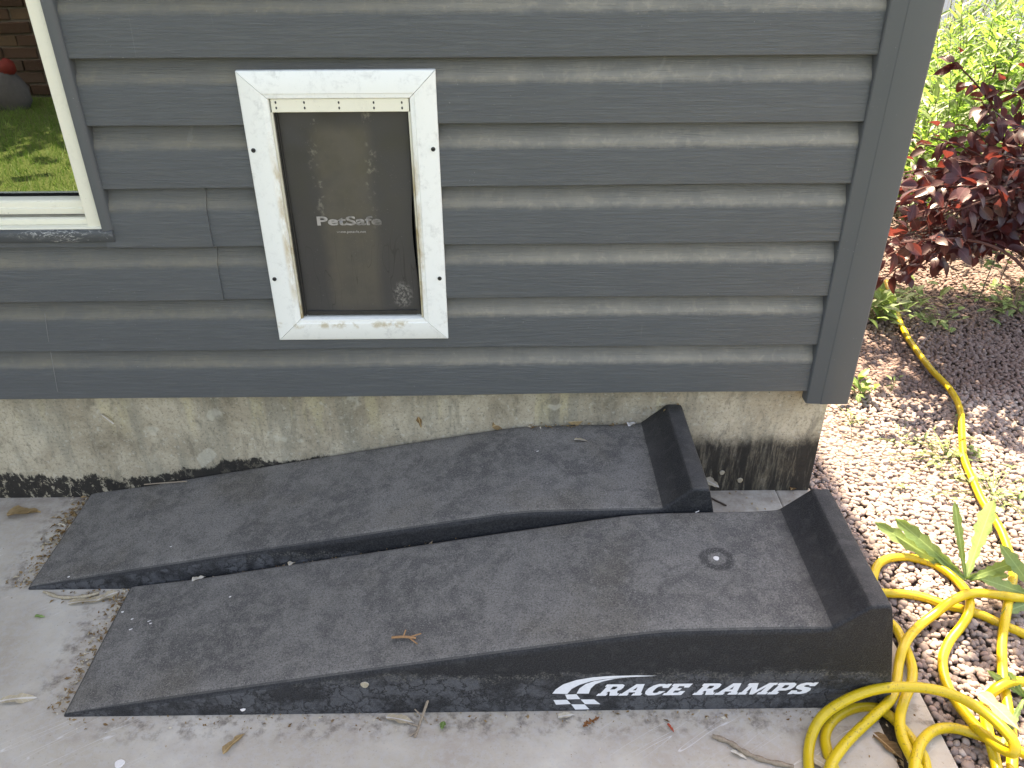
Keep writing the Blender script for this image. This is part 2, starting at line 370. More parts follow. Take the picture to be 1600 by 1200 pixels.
plain('wall_sheet', (.10, .108, .115), .6, .3, .1)
plain('white_vinyl', (.74, .74, .72), .5, .3, .05, 4)
plain('mortar', (.16, .14, .12), .95, .1, .3, 60, .6)
plain('grey_cloth', (.09, .09, .095), .85, .2, .3, 40)
plain('red_cloth', (.16, .02, .015), .7, .3, .2, 40)
plain('red_petal', (.35, .06, .03), .6, .3, .3, 200)
plain('brown_cone', (.22, .09, .035), .8, .2, .5, 200)
plain('room', (.05, .05, .05), .9, .1, .2)
plain('caulk', (.22, .22, .21), .7, .2, .2, 60)
g = G('brick_clay', .9, .2); r_ = g.rand('object')
g.color(g.mix(g.step(g.noise(40, 5), .4, .7, 0, .5), g.ramp(r_, [(0, (.05, .03, .022)), (.5, (.09, .052, .036)), (.8, (.07, .05, .04)), (1, (.15, .10, .065))]), (.08, .06, .05))); g.bump(g.noise(150, 4), .5, .003); M['brick'] = g.m
g = G('film_print', .4, .4)        # worn print on the flap: fades out to the right and in flakes
fade = g.math('MULTIPLY', g.step(g.x, -.215, -.285, .25, 1), g.step(g.noise(75, 4, .65), .36, .60, .4, 1))
g.color(g.mix(fade, (.066, .061, .055), (.36, .335, .31))); M['film_print'] = g.m
g = G('window_glass', .0, .5); g.inp('IOR', 1.5)
gl = g.t.nodes.new('ShaderNodeBsdfGlossy'); gl.inputs['Roughness'].default_value = .004; gl.inputs[0].default_value = (.95, 1, .95, 1)
tp = g.t.nodes.new('ShaderNodeBsdfTransparent'); tp.inputs[0].default_value = (.35, .38, .37, 1)
lw = g.t.nodes.new('ShaderNodeFresnel'); lw.inputs[0].default_value = 4.4
ms = g.t.nodes.new('ShaderNodeMixShader'); g.t.links.new(lw.outputs[0], ms.inputs[0]); g.t.links.new(tp.outputs[0], ms.inputs[1]); g.t.links.new(gl.outputs[0], ms.inputs[2])
g.t.links.new(ms.outputs[0], g.out.inputs[0]); M['glass'] = g.m

# ---------------------------------------------------------------- mesh helpers
class MB:
    def __init__(s): s.v, s.f = [], []
    def add(s, vs, fs):
        o = len(s.v); s.v += [tuple(v) for v in vs]; s.f += [tuple(i+o for i in f) for f in fs]; return s
    def box(s, x0, x1, y0, y1, z0, z1):
        return s.add([(x0,y0,z0),(x1,y0,z0),(x1,y1,z0),(x0,y1,z0),(x0,y0,z1),(x1,y0,z1),(x1,y1,z1),(x0,y1,z1)],
                     [(0,3,2,1),(4,5,6,7),(0,1,5,4),(1,2,6,5),(2,3,7,6),(3,0,4,7)])
    def prism(s, poly, axis, a, b):
        """extrude a closed 2D outline along an axis ('x': (y,z), 'z': (x,y), 'y': (x,z))"""
        def P(p, t): return {'x': (t, p[0], p[1]), 'z': (p[0], p[1], t), 'y': (p[0], t, p[1])}[axis]
        n = len(poly); vs = [P(p, a) for p in poly]+[P(p, b) for p in poly]
        fs = [(i, (i+1) % n, n+(i+1) % n, n+i) for i in range(n)]+[tuple(range(n))[::-1], tuple(range(n, 2*n))]
        return s.add(vs, fs)
    def tube(s, pts, rad, n=8, cap=True):
        pts = [Vector(p) for p in pts]; rs = rad if isinstance(rad, (list, tuple)) else [rad]*len(pts)
        t = (pts[1]-pts[0]).normalized(); a = t.orthogonal().normalized(); vs = []
        for i, p in enumerate(pts):
            t2 = (pts[min(i+1, len(pts)-1)]-pts[max(i-1, 0)]).normalized()
            a = (a - t2*a.dot(t2)).normalized(); b = t2.cross(a)
            for k in range(n):
                th = 2*math.pi*k/n; vs.append(p+(a*math.cos(th)+b*math.sin(th))*rs[i])
        m = len(pts)
        fs = [(i*n+k, i*n+(k+1) % n, (i+1)*n+(k+1) % n, (i+1)*n+k) for i in range(m-1) for k in range(n)]
        if cap: fs += [tuple(range(n))[::-1], tuple((m-1)*n+k for k in range(n))]
        return s.add(vs, fs)
    def poly(s, outline, holes, fn):
        loops = [[Vector((p[0], p[1], 0)) for p in l] for l in [outline]+list(holes)]
        flat = [p for l in loops for p in l]
        return s.add([fn(p.x, p.y) for p in flat], tessellate_polygon(loops))
    def build(s, name, mat, parent=None, bevel=0, seg=2, smooth=None, origin=None):
        off = Vector(origin) if origin is not None else (wloc(parent) if parent else Vector((0, 0, 0)))
        me = bpy.data.meshes.new(name); me.from_pydata([tuple(Vector(v)-off) for v in s.v], [], s.f)
        bm = bmesh.new(); bm.from_mesh(me); bmesh.ops.recalc_face_normals(bm, faces=bm.faces)
        if bevel: bmesh.ops.bevel(bm, geom=[e for e in bm.edges if len(e.link_faces) == 2 and e.calc_face_angle(0) > .5], offset=bevel, segments=seg, affect='EDGES', profile=.5)
        bm.to_mesh(me); bm.free()
        if smooth is not None:
            me.shade_smooth()
            if smooth < 180: me.set_sharp_from_angle(angle=R(smooth))
        me.materials.append(M[mat] if isinstance(mat, str) else mat)
        o = bpy.data.objects.new(name, me); col.objects.link(o)
        if parent: o.parent = parent
        elif origin is not None: o.location = off
        return o
def wloc(o):
    v = Vector((0, 0, 0))
    while o: v += o.location; o = o.parent
    return v
def tag(o, label=None, cat=None, group=None, kind=None):
    if label: o['label'] = label
    if cat: o['category'] = cat
    if group: o['group'] = group
    if kind: o['kind'] = kind
    return o
def thing(name, loc, label, cat, group=None):
    o = bpy.data.objects.new(name, None); o.empty_display_size = .1; col.objects.link(o); o.location = loc
    return tag(o, label, cat, group)
def inst(name, mesh, parent, mat4):
    o = bpy.data.objects.new(name, mesh); col.objects.link(o); o.parent = parent
    l, q, sc = mat4.decompose(); o.location = l - (wloc(parent) if parent else Vector((0, 0, 0))); o.rotation_mode = 'QUATERNION'; o.rotation_quaternion = q; o.scale = sc
    return o
def bulk(name, V, F, mat, parent=None, smooth=True, kind='stuff'):
    """numpy vertices (n,3) and equal-sized faces (m,k) -> one mesh"""
    me = bpy.data.meshes.new(name); k = F.shape[1]
    if parent: V = V - np.array(wloc(parent))
    me.vertices.add(len(V)); me.vertices.foreach_set('co', V.astype(np.float32).ravel())
    me.loops.add(F.size); me.loops.foreach_set('vertex_index', F.astype(np.int32).ravel())
    me.polygons.add(len(F)); me.polygons.foreach_set('loop_start', np.arange(0, F.size, k, dtype=np.int32))
    me.update(calc_edges=True)
    if smooth: me.shade_smooth()
    me.materials.append(M[mat]); o = bpy.data.objects.new(name, me); col.objects.link(o)
    if parent: o.parent = parent
    if kind: o['kind'] = kind
    return o
def merged(name, pieces, mat, parent=None, smooth=True):
    """pieces: list of (verts (n,3), faces (m,k), Matrix) all of one face size"""
    Vs, Fs, o = [], [], 0
    for v, f, mt in pieces:
        a = np.array(mt); Vs.append(v @ a[:3, :3].T + a[:3, 3]); Fs.append(f+o); o += len(v)
    return bulk(name, np.concatenate(Vs), np.concatenate(Fs), mat, parent, smooth)
def catmull(pts, n=10):
    P = [Vector(p) for p in pts]; P = [P[0]*2-P[1]]+P+[P[-1]*2-P[-2]]; out = []
    for i in range(1, len(P)-2):
        for k in range(n):
            t = k/n; a, b, c, d = P[i-1:i+3]
            out.append(.5*((2*b)+(c-a)*t+(2*a-5*b+4*c-d)*t*t+(3*b-a-3*c+d)*t**3))
    out.append(P[-2]); return out
def leaf_grid(L, W, n=5, prof=None, fold=.18, curl=.15, twist=0.0, wave=0.0):
    """leaf along +X, rib on the X axis, face up (+Z); returns verts, quads"""
    prof = prof or (lambda t: math.sin(math.pi*min(1, t**.8))**.8)
    v, f = [], []
    for i in range(n+1):
        t = i/n; wd = W/2*max(prof(t), .02); x = L*t; z = -curl*L*t*t
        tw = twist*t
        for sgn in (-1, 0, 1):
            yy = wd*sgn; zz = fold*abs(yy) + (wave*W*math.sin(t*9+sgn) if sgn else 0)
            v.append((x, yy*math.cos(tw)-zz*math.sin(tw), z+yy*math.sin(tw)+zz*math.cos(tw)))
    for i in range(n):
        a = i*3; f += [(a, a+3, a+4, a+1), (a+1, a+4, a+5, a+2)]
    return np.array(v, float), np.array(f, int)
def mesh_of(name, vf, mat):
    me = bpy.data.meshes.new(name); me.from_pydata([tuple(p) for p in vf[0]], [], [tuple(int(i) for i in q) for q in vf[1]]); me.shade_smooth(); me.materials.append(M[mat]); return me
def frame_mat(loc, xdir, up=Vector((0, 0, 1)), scale=1.0, roll=0.0):
    x = Vector(xdir).normalized(); z = (Vector(up)-x*x.dot(Vector(up)))
    z = z.normalized() if z.length > 1e-4 else x.orthogonal().normalized()
    y = z.cross(x); m = Matrix((x, y, z)).transposed().to_4x4() @ Matrix.Rotation(roll, 4, 'X')
    s = scale if isinstance(scale, (tuple, list)) else (scale,)*3
    return Matrix.Translation(loc) @ m @ Matrix.Diagonal((*s, 1))

# ================================================================ THE SETTING
b = MB(); b.add([(-120, -120, -.06), (120, -120, -.06), (120, 120, -.06), (-120, 120, -.06)], [(0, 1, 2, 3)])
tag(b.build('ground', 'soil'), kind='structure')
b = MB(); b.box(-6, 6, -12, -1.95, -.2, -.012); tag(b.build('lawn', 'lawn'), kind='structure')
EDGE = .728
patio = MB().box(-6, .632, -1.94, .6, -.12, 0).build('patio', 'patio', None, .004); tag(patio, kind='structure')
MB().box(.632, .668, -1.94, -.36, -.12, -.007).build('joint_fill', 'dirt', patio)
MB().box(.6325, .716, -.359, .03, -.12, -.0015).build('corner_slab', 'patio', patio, .004)
MB().box(.668, EDGE, -1.94, -.36, -.12, -.002).build('kerb_strip', 'patio', patio, .004)

# ---- house
house = thing('house', (-2.2, 0, 0), 'dark grey house with horizontal lap siding on a stained concrete foundation', 'house')
MB().box(-5.2, .711, .02, 5.5, -.3, .310).build('foundation', 'foundation', house, .006, 2, 40)
WX0, WX1, WZ0, WZ1 = -1.85, -.7900, .70, 1.75       # window opening
wl = MB()
wl.box(-5.2, WX0, .03, .15, .311, 2.62); wl.box(WX1, .70, .03, .15, .311, 2.62); wl.box(WX0, WX1, .03, .15, .311, WZ0); wl.box(WX0, WX1, .03, .15, WZ1, 2.62)
wl.box(.60, .70, .15, 5.4, .311, 2.62); wl.box(-5.2, -5.1, .15, 5.4, .311, 2.62); wl.box(-5.2, .70, 5.4, 5.5, .311, 2.62)
wl.build('wall', 'wall_sheet', house)
MB().box(-5.1, .60, .15, 5.4, .311, .32).build('interior_floor', 'room', house)
rf = MB().prism([(-.38, 2.52), (2.75, 4.0), (5.9, 2.52), (5.9, 2.62), (2.75, 4.12), (-.38, 2.64)], 'x', -5.5, .735)
rf.build('roof', 'roof_shingle', house)
# siding courses
Z0, EXP = .2994, .1124
def course(x0, x1, k, name='siding_board', fwd=0.0, lo=None, hi=None):
    n = max(2, int((x1-x0)/.06)); prof = [(.004, 0), (-.0235, -.0004), (-.0252, .0012), (-.0252, .004), (-.0232, .040), (-.0213, .070), (-.0203, .0745), (-.0180, .0795), (-.0130, .0870), (-.0085, .0940), (-.0050, .1020), (-.0030, .110), (-.0020, .1175)]
    if hi: prof = [p for p in prof if p[1] < hi]+[(.004, hi)]
    if lo: prof = [(.004, lo)]+[p for p in prof if p[1] > lo]
    mb = MB(); m = len(prof); z = Z0+k*EXP; vs = []
    for i in range(n+1):
        x = x0+(x1-x0)*i/n
        sag = .0011*math.sin(x*2.1+k*1.7)+.0006*math.sin(x*7.3+k*2.9); bow = .0012*math.sin(x*3.7+k*.9)
        for (y, dz) in prof: vs.append((x, y-fwd+bow*(y < -.004), z+dz+sag*(dz < .08)))
    fs = [(i*m+j, (i+1)*m+j, (i+1)*m+j+1, i*m+j+1) for i in range(n) for j in range(m-1)]+[tuple(range(m)), tuple(n*m+j for j in range(m))]
    mb.add(vs, fs); return mb.build(name, 'siding', house, 0, 2, 28)
XC = .648            # boards run in under the corner post
jx3, jx2 = at_y(327, 340, -.017).x, at_y(345, 430, -.017).x
DX0, DX1 = -.430, -.142     # cut-out for the pet door
def right_course(x0, k):
    if 1 <= k <= 5:
        course(x0, DX0, k); course(DX1, XC, k)
        if k == 1: course(DX0, DX1, k, hi=.058)
        if k == 5: course(DX0, DX1, k, lo=.078)
    else: course(x0, XC, k)
for k in range(20):
    z = Z0+k*EXP
    if k == 2: course(-4.9, jx2, k, fwd=.0034); right_course(jx2-.012, k)
    elif k == 3:
        course(-.752, jx3, k, fwd=.0034); right_course(jx3-.012, k)
        MB().box(-4.9, -.7525, -.0235, .004, z, z+.018).build('siding_board', 'siding', house)
    elif 3 < k < 13: right_course(-.752, k); course(-4.9, -1.93, k)
    else: right_course(-4.9, k)
# the corner post: front leg with a crease, side leg
cp = [(.6385, -.002), (.6385, -.0275), (.6410, -.0305), (.6680, -.0325), (.6690, -.0340), (.7240, -.0350), (.7280, -.0320), (.7345, .075), (.716, .075), (.716, -.012), (.66, -.008), (.66, -.002)]
MB().prism(cp, 'z', .2725, 2.52).build('corner_post', 'trim', house, .0007, 1, 30)
# ---- the window in the wall
win = MB()
wf = MB(); 
TXo, TXi, TZo, TZi = -.7330, -.7515, .6470, .6715     # grey casing: outer right edge, inner; bottom outer, inner
XL, ZT = -1.90, 1.80
def casing(poly, axis, a, b, mat, name, parent): return MB().prism(poly, axis, a, b).build(name, mat, parent, .0008, 1, 30)
window = MB().box(WX0, WX1, .036, .040, WZ0-.02, WZ1).build('window', 'glass', house)
window.name = 'window'
casing([(TXo, -.012), (TXo, -.027), (TXo-.005, -.032), (TXi+.004, -.035), (TXi, -.033), (TXi, .03), (TXo-.006, .03)], 'z', TZi-.0, ZT, 'trim', 'casing', window)
casing([(-.012, TZo), (-.027, TZo), (-.031, TZo+.005), (-.0335, TZi-.012), (-.0345, TZi-.010), (-.0345, TZi-.001), (-.033, TZi), (.03, TZi), (.03, TZo+.006)], 'x', XL, TXo-.0005, 'caulked_trim', 'casing', window)
# cream vinyl frame: jamb and stepped bottom rails
casing([(TXi-.0005, .03), (TXi-.0005, -.018), (TXi-.003, -.0205), (-.7815, -.0195), (-.7835, -.017), (-.7835, .034), (-.777, .034)], 'z', TZi+.0005, ZT, 'vinyl_cream', 'jamb', window)
JX = -.784
casing([(-.0245, TZi+.0005), (-.0245, .6735), (-.023, .6760), (.030, .6760), (.030, TZi+.0005)], 'x', XL, -.7522, 'vinyl_cream', 'sill', window)
casing([(-.010, .6765), (-.010, .6860), (-.008, .6885), (.030, .6885), (.030, .6765)], 'x', XL, JX, 'vinyl_cream', 'rail', window)
casing([(-.0015, .689), (-.0015, .6915), (.030, .6915), (.030, .689)], 'x', XL, JX, 'track_grey', 'track', window)
casing([(.004, .692), (.004, .7035), (.0065, .7045), (.0065, .7155), (.010, .7185), (.034, .7185), (.034, .692)], 'x', XL, JX, 'vinyl_cream', 'sash_rail', window)
casing([(.030, .719), (.030, .7215), (.0355, .7215), (.0355, .719)], 'x', XL, JX, 'dark_gap', 'gasket', window)
for pts in ([(55, 415), (58, 440), (68, 462), (75, 466)], [(70, 490), (74, 520), (80, 555), (90, 612)]):
    tb = MB(); tb.tube(catmull([at_y(a, b_, -.0245) for a, b_ in pts], 6), .0005, 5); tb.build('caulk_smear', 'caulk', house)

# ================================================================ PET DOOR
YF = -.0300
pet = thing('pet_door', (-.2875, -.02, .43), 'white framed pet door with a smoky dark flap set in the grey siding', 'pet door')
def q(px, py, y=YF): return at_y(px, py, y)
OX0, OX1, OZ0, OZ1 = -.4560, -.1155, .4360, .9540
IX0, IX1, IZ0, IZ1 = -.4078, -.1625, .4815, .9072
def frame_side(corners, name='frame_side'):
    """one mitred length: outer pair, inner pair (x,z) -> flat face with a stepped inner lip"""
    (a, b_, c, d) = [Vector((p[0], 0, p[1])) for p in corners]      # a,b outer; c,d inner (c next to b)
    rows = []
    for t, y in ((0, -.0185), (0, YF+.002), (.03, YF+.0006), (.06, YF), (.80, YF), (.83, YF+.0012), (.97, YF+.0018), (1, YF+.004), (1, .0045)):
        rows.append((a.lerp(d, t)+Vector((0, y, 0)), b_.lerp(c, t)+Vector((0, y, 0))))
    mb = MB(); vs = [p for r in rows for p in r]; n = len(rows)
    fs = [(2*i, 2*i+1, 2*i+3, 2*i+2) for i in range(n-1)]+[tuple(2*i for i in range(n))[::-1], tuple(2*i+1 for i in range(n))]
    mb.add(vs, fs); return mb.build(name, 'door_frame_white', pet, 0, 2, 35)
g_ = .0005
frame_side([(OX0+g_, OZ1), (OX1-g_, OZ1), (IX1-g_, IZ1), (IX0+g_, IZ1)])
frame_side([(OX0+g_, OZ0), (OX1-g_, OZ0), (IX1-g_, IZ0), (IX0+g_, IZ0)])
frame_side([(OX0, OZ0+g_), (OX0, OZ1-g_), (IX0, IZ1-g_), (IX0, IZ0+g_)])
frame_side([(OX1, OZ0+g_), (OX1, OZ1-g_), (IX1, IZ1-g_), (IX1, IZ0+g_)])
MB().box(IX0-.012, IX1+.012, .0050, .0062, IZ0-.012, IZ1+.012).build('backing', 'dark_gap', pet)
for x0, x1, z0, z1 in ((IX0+.0003, IX0+.0042, IZ0, IZ1), (IX1-.0042, IX1-.0003, IZ0, IZ1)):
    MB().box(x0, x1, YF+.0055, .0045, z0+.0005, z1-.0235).build('liner', 'liner', pet, .0006)
for x0, x1 in ((IX0+.0050, IX0+.0075), (IX0+.0085, IX0+.0105), (IX1-.0066, IX1-.005)):
    MB().box(x0, x1, YF+.010, .0045, IZ0+.004, IZ1-.0245).build('gasket', 'gasket', pet, .0005)
# the flap: a soft sheet, right edge bowed off the gasket
fx0, fx1, fz0, fz1 = IX0+.0100, IX1-.0062, IZ0+.003, IZ1-.0185
nx_, nz_ = 14, 24; vs = []; 
for lay in (0, 1):
    for j in range(nz_+1):
        for i in range(nx_+1):
            u, v_ = i/nx_, j/nz_
            xr = fx1 - .0060*math.exp(-((v_-.42)/.22)**2); xl = fx0+.0012*math.sin(v_*5)
            x = xl+(xr-xl)*u; y = -.0130+.0028*lay-.0030*math.sin(u*3.1)*(1-v_)+.0012*math.sin(v_*7+u*2)
            vs.append((x, y, fz0+(fz1-fz0)*v_))
N_ = (nx_+1)*(nz_+1); fs = []
for j in range(nz_):
    for i in range(nx_):
        a = j*(nx_+1)+i; fs += [(a, a+1, a+nx_+2, a+nx_+1), (N_+a, N_+a+nx_+1, N_+a+nx_+2, N_+a+1)]
rim = [i for i in range(nx_+1)]+[j*(nx_+1)+nx_ for j in range(1, nz_+1)]+[nz_*(nx_+1)+i for i in range(nx_-1, -1, -1)]+[j*(nx_+1) for j in range(nz_-1, 0, -1)]
for a, c in zip(rim, rim[1:]+rim[:1]): fs.append((a, c, N_+c, N_+a))
flap = MB().add(vs, fs).build('flap', 'flap', pet, 0, 2, 40)
MB().box(fx0+.004, fx1-.008, -.0175, -.0152, fz0+.001, fz0+.010).build('magnet_strip', 'gasket', flap, .0008)
def text_mesh(s, size, bold, sx=1.0):
    cu = bpy.data.curves.new('text', 'FONT'); cu.body = s; cu.size = size; cu.offset = bold; cu.align_x = 'LEFT'; cu.resolution_u = 4
    o = bpy.data.objects.new('text', cu); col.objects.link(o)
    dg = bpy.context.evaluated_depsgraph_get(); me = bpy.data.meshes.new_from_object(o.evaluated_get(dg))
    bpy.data.objects.remove(o); bpy.data.curves.remove(cu); return me
def put_text(name, s, size, bold, x0, x1, z, y, mat, parent):
    me = text_mesh(s, size, bold); xs = [v.co.x for v in me.vertices]; a, c = min(xs), max(xs); off = wloc(parent)
    for v in me.vertices: v.co = Vector((x0+(v.co.x-a)/(c-a)*(x1-x0), y, z+v.co.y))-off
    me.materials.clear(); me.materials.append(M[mat]); o = bpy.data.objects.new(name, me); col.objects.link(o); o.parent = parent; return o
p0, p1 = q(496, 352, -.0175), q(597, 352, -.0175)
put_text('lettering', 'PetSafe', .0240, .0007, p0.x, p1.x, p0.z, -.0171, 'film_print', flap)
p0, p1 = q(526, 364, -.0175), q(572, 364, -.0175)
put_text('lettering', 'www.petsafe.net', .0065, .0001, p0.x, p1.x, p0.z, -.0171, 'film_print', flap)
hold = MB().box(IX0+.0036, IX1-.0022, -.0255, -.006, IZ1-.0232, IZ1-.0006).build('flap_holder', 'vinyl_cream', pet, .0008, 1)
for px in (431, 475.5, 529.5, 584, 628):
    c = q(px, 164.5, -.0258)
    sb = MB()
    for dz in (.0046, -.0046):
        sb.prism([(c.x+.0016*math.cos(t)*1.0, c.z+dz+.0025*math.sin(t)) for t in np.linspace(0, 2*math.pi, 9)[:-1]], 'y', -.0258, -.025)
    sb.build('screw_slot', 'black_metal', hold)
for px, py in ((396, 235), (677, 233), (429, 436), (687, 435)):
    c = q(px, py); sb = MB(); 
    ring = [(c.x+.0040*math.cos(t), c.z+.0040*math.sin(t)) for t in np.linspace(0, 2*math.pi, 17)[:-1]]
    sb.prism(ring, 'y', YF-.0016, YF+.001); scr = sb.build('screw', 'black_metal', pet, .0005, 2, 40)
    MB().box(c.x-.0020, c.x+.0020, YF-.0021, YF-.0017, c.z-.0004, c.z+.0004).build('slot', 'dark_gap', scr)

# ================================================================ RAMPS
PROF = [(0, .004), (.004, .0075), (.012, .0100), (.12, .0305), (.28, .0605), (.37, .0770), (.46, .0935), (.55, .1100), (.65, .1280), (.756, .1470), (.86, .1650), (.94, .1790), (.985, .1860), (1.015, .1895), (1.04, .1915), (1.08, .1925), (1.15, .1935), (1.2, .1940), (1.281, .1945), (1.288, .1965), (1.318, .2215), (1.338, .2395), (1.3415, .2422), (1.346, .2432), (1.368, .2428), (1.3725, .2415), (1.3755, .2375), (1.384, .205), (1.400, .130), (1.416, .055), (1.4275, .0)]
def ramp_thing(xt, yn, rot, label, seed, xs=1.0):
    root = thing('wheel_ramp', (xt, yn, 0), label, 'ramp', 'black moulded ramps lying beside the house wall')
    rnd = random.Random(seed); Wd = .302
    st = []
    for (x0, z0), (x1, z1) in zip(PROF, PROF[1:]):
        n = max(1, int((x1-x0)/.03))
        for i in range(n): st.append((x0+(x1-x0)*i/n, z0+(z1-z0)*i/n))
    st.append(PROF[-1]); vs = []; m = 0
    ph = [rnd.uniform(0, 6) for _ in range(4)]
    for (x, z) in st:
        r = min(.015 if x < 1.25 else .015-.008*min(1, (x-1.25)/.05), z*.42); sec = [(0, 0), (0, max(0, z-r)*.5), (0, max(0, z-r))]
        for a in range(1, 7):
            th = a/6*math.pi/2; sec.append((r-r*math.cos(th), z-r+r*math.sin(th)))
        for a in range(1, 12):
            yy = r+(Wd-2*r)*a/12; wob = (.0012*math.sin(x*9+ph[0])*math.sin(yy*14+ph[1])+.0008*math.sin(x*23+ph[2]+yy*20)) if z > .02 else 0
            sec.append((yy, z+wob))
        sec += [(Wd-a, b_) for a, b_ in sec[8::-1]] if False else [(Wd-yy, zz) for yy, zz in reversed(sec[:9])]
        m = len(sec); vs += [(x, a, b_) for a, b_ in sec]
    n = len(st)
    fs = [(i*m+j, (i+1)*m+j, (i+1)*m+j+1, i*m+j+1) for i in range(n-1) for j in range(m-1)]
    fs += [(i*m+m-1, (i+1)*m+m-1, (i+1)*m, i*m) for i in range(n-1)]+[tuple(range(m)), tuple((n-1)*m+j for j in range(m))]
    mb = MB().add([(xt+v[0]*xs, yn+v[1], v[2]+.0008) for v in vs], fs)
    mb.build('ramp_body', 'ramp', root, 0, 2, 26)
    root.rotation_euler = (0, 0, rot); return root
front = ramp_thing(-.7645, -.582, 0, 'nearer black rubber ramp with white lettering and emblem on its side', 3)
rear = ramp_thing(-.972, -.2785, R(-.1), 'plain black rubber ramp lying tight against the stained foundation', 9, .987)
YS = -.582-.0006
def sp(cx, cy):                      # mark traced on the ramp's side
    p = at_y(830+cx*.29375, 1020+cy*.29375, YS); return (p.x, YS, p.z)
em = MB()
em.poly([(112,217),(130,195),(170,168),(240,145),(330,130),(430,123),(560,120),(672,122),(600,126),(480,131),(385,140),(318,151),(258,170),(215,192),(192,219)], [], sp)
em.poly([(241,217),(256,190),(290,166),(335,151),(410,139),(520,129),(445,138),(382,152),(342,167),(317,190),(306,217)], [], sp)
em.poly([(180,222),(241,220),(261,246),(192,248)], [], sp); em.poly([(118,251),(190,250),(211,272),(132,276)], [], sp)
em.poly([(263,248),(335,248),(368,273),(286,273)], [], sp); em.poly([(213,274),(284,274),(309,300),(234,302)], [], sp)
em.build('emblem', 'white_print', front)
GL = {
 'R': (10, [(0,0),(4.6,0),(4.6,2),(3.8,2),(3.8,3.5),(4.8,3.5),(6.2,0),(10,0),(10,2),(9,2),(7.9,4.2),(9,5.2),(9.2,7),(8.8,9),(7.4,10),(0,10),(0,8),(.9,8),(.9,2),(0,2)], [[(3.8,5.5),(5.8,5.5),(6.2,6.2),(6.2,7.3),(5.8,8),(3.8,8)]]),
 'A': (10.6, [(0,0),(4.2,0),(4.2,1.8),(3.5,1.8),(3.8,2.8),(6.6,2.8),(6.9,1.8),(6.2,1.8),(6.2,0),(10.6,0),(10.6,1.8),(9.8,1.8),(7.2,10),(3.4,10),(.8,1.8),(0,1.8)], [[(4.5,4.6),(6,4.6),(5.25,7.4)]]),
 'C': (9.4, [(9.4,3.6),(6.6,3.6),(6.2,2.4),(5,2),(3.9,2.6),(3.6,4),(3.6,6.2),(4,7.5),(5,8),(6,7.6),(6.5,6.4),(9.2,6.4),(9.2,10),(7.2,10),(6.9,9.5),(5.5,10),(3,10),(1,8.6),(0,6.4),(0,3.6),(1,1.3),(3,0),(6,0),(8.3,1)], []),
 'E': (9, [(0,0),(9,0),(9,3.6),(6.6,3.6),(6.2,2.2),(3.8,2.2),(3.8,4.1),(6,4.1),(6,6.1),(3.8,6.1),(3.8,7.9),(6.2,7.9),(6.6,6.6),(9,6.6),(9,10),(0,10),(0,8),(.9,8),(.9,2),(0,2)], []),
 'M': (13.6, [(0,0),(3.9,0),(3.9,2),(3.1,2),(3.1,6.6),(5.6,0),(7.4,0),(9.9,6.6),(9.9,2),(9.1,2),(9.1,0),(13.6,0),(13.6,2),(12.7,2),(12.7,8),(13.6,8),(13.6,10),(9.4,10),(6.8,4),(4.2,10),(0,10),(0,8),(.8,8),(.8,2),(0,2)], []),
 'P': (9.3, [(0,0),(4.8,0),(4.8,2),(3.8,2),(3.8,3.2),(7,3.2),(8.8,4.4),(9.3,6.6),(8.8,8.8),(7.2,10),(0,10),(0,8),(.9,8),(.9,2),(0,2)], [[(3.8,5.3),(5.7,5.3),(6.2,6),(6.2,7.2),(5.7,8),(3.8,8)]]),
 'S': (9, [(0,0),(2,0),(2.3,.5),(4,0),(6.4,0),(8.4,1),(9,3),(8.4,4.9),(6.6,5.8),(4.2,6.5),(3.6,7.2),(4.4,8),(5.6,7.9),(6.4,6.9),(8.8,6.9),(8.8,10),(6.9,10),(6.6,9.5),(5,10),(3,10),(.9,9),(.2,7.2),(.8,5.3),(2.6,4.2),(4.9,3.4),(5.4,2.7),(4.8,2),(3.6,2),(2.6,3.3),(0,3.3)], []),
}
A0, A1 = sp(345, 229), sp(1462, 219); At = sp(404, 168)
hgt = At[2]-A0[2]; shear = (At[0]-A0[0])/hgt
total = sum(GL[c][0] for c in 'RACERAMPS')+.45*7+5.2; unit = (A1[0]-A0[0])/total
lt = MB(); cx = 0
for ch in 'RACE RAMPS':
    if ch == ' ': cx += 4.75; continue
    wd, out, holes = GL[ch]
    lt.poly(out, holes, lambda a, b_, cx=cx: (A0[0]+(cx+a)*unit+b_/10*hgt*shear, YS, A0[2]+(A1[2]-A0[2])*cx/total+b_/10*hgt)); cx += wd+.45
lt.build('lettering', 'white_print', front)

# ================================================================ GRAVEL
def ico(sub):
    bm = bmesh.new(); bmesh.ops.create_icosphere(bm, subdivisions=sub, radius=1); bm.verts.ensure_lookup_table()
    v = np.array([x.co[:] for x in bm.verts]); f = np.array([[x.index for x in fc.verts] for fc in bm.faces]); bm.free(); return v, f
IV, IF = ico(2)
def lump(seed):
    r = np.random.default_rng(seed); d = r.normal(size=(5, 3)); d /= np.linalg.norm(d, axis=1)[:, None]
    v = IV.copy(); k = 1+sum(.16*np.maximum(0, v @ x-.2) for x in d)-sum(.22*np.maximum(0, v @ -x-.55) for x in d)
    v = v*k[:, None]; return v*np.array([1, r.uniform(.68, .95), r.uniform(.5, .72)])
LUMPS = [lump(s) for s in range(12)]
gravel = thing('gravel_bed', (1.4, .5, -.03), None, None); gravel['kind'] = 'structure'
spots = []
sp_ = .0102; ys = np.arange(-.95, 2.5, sp_*.88)
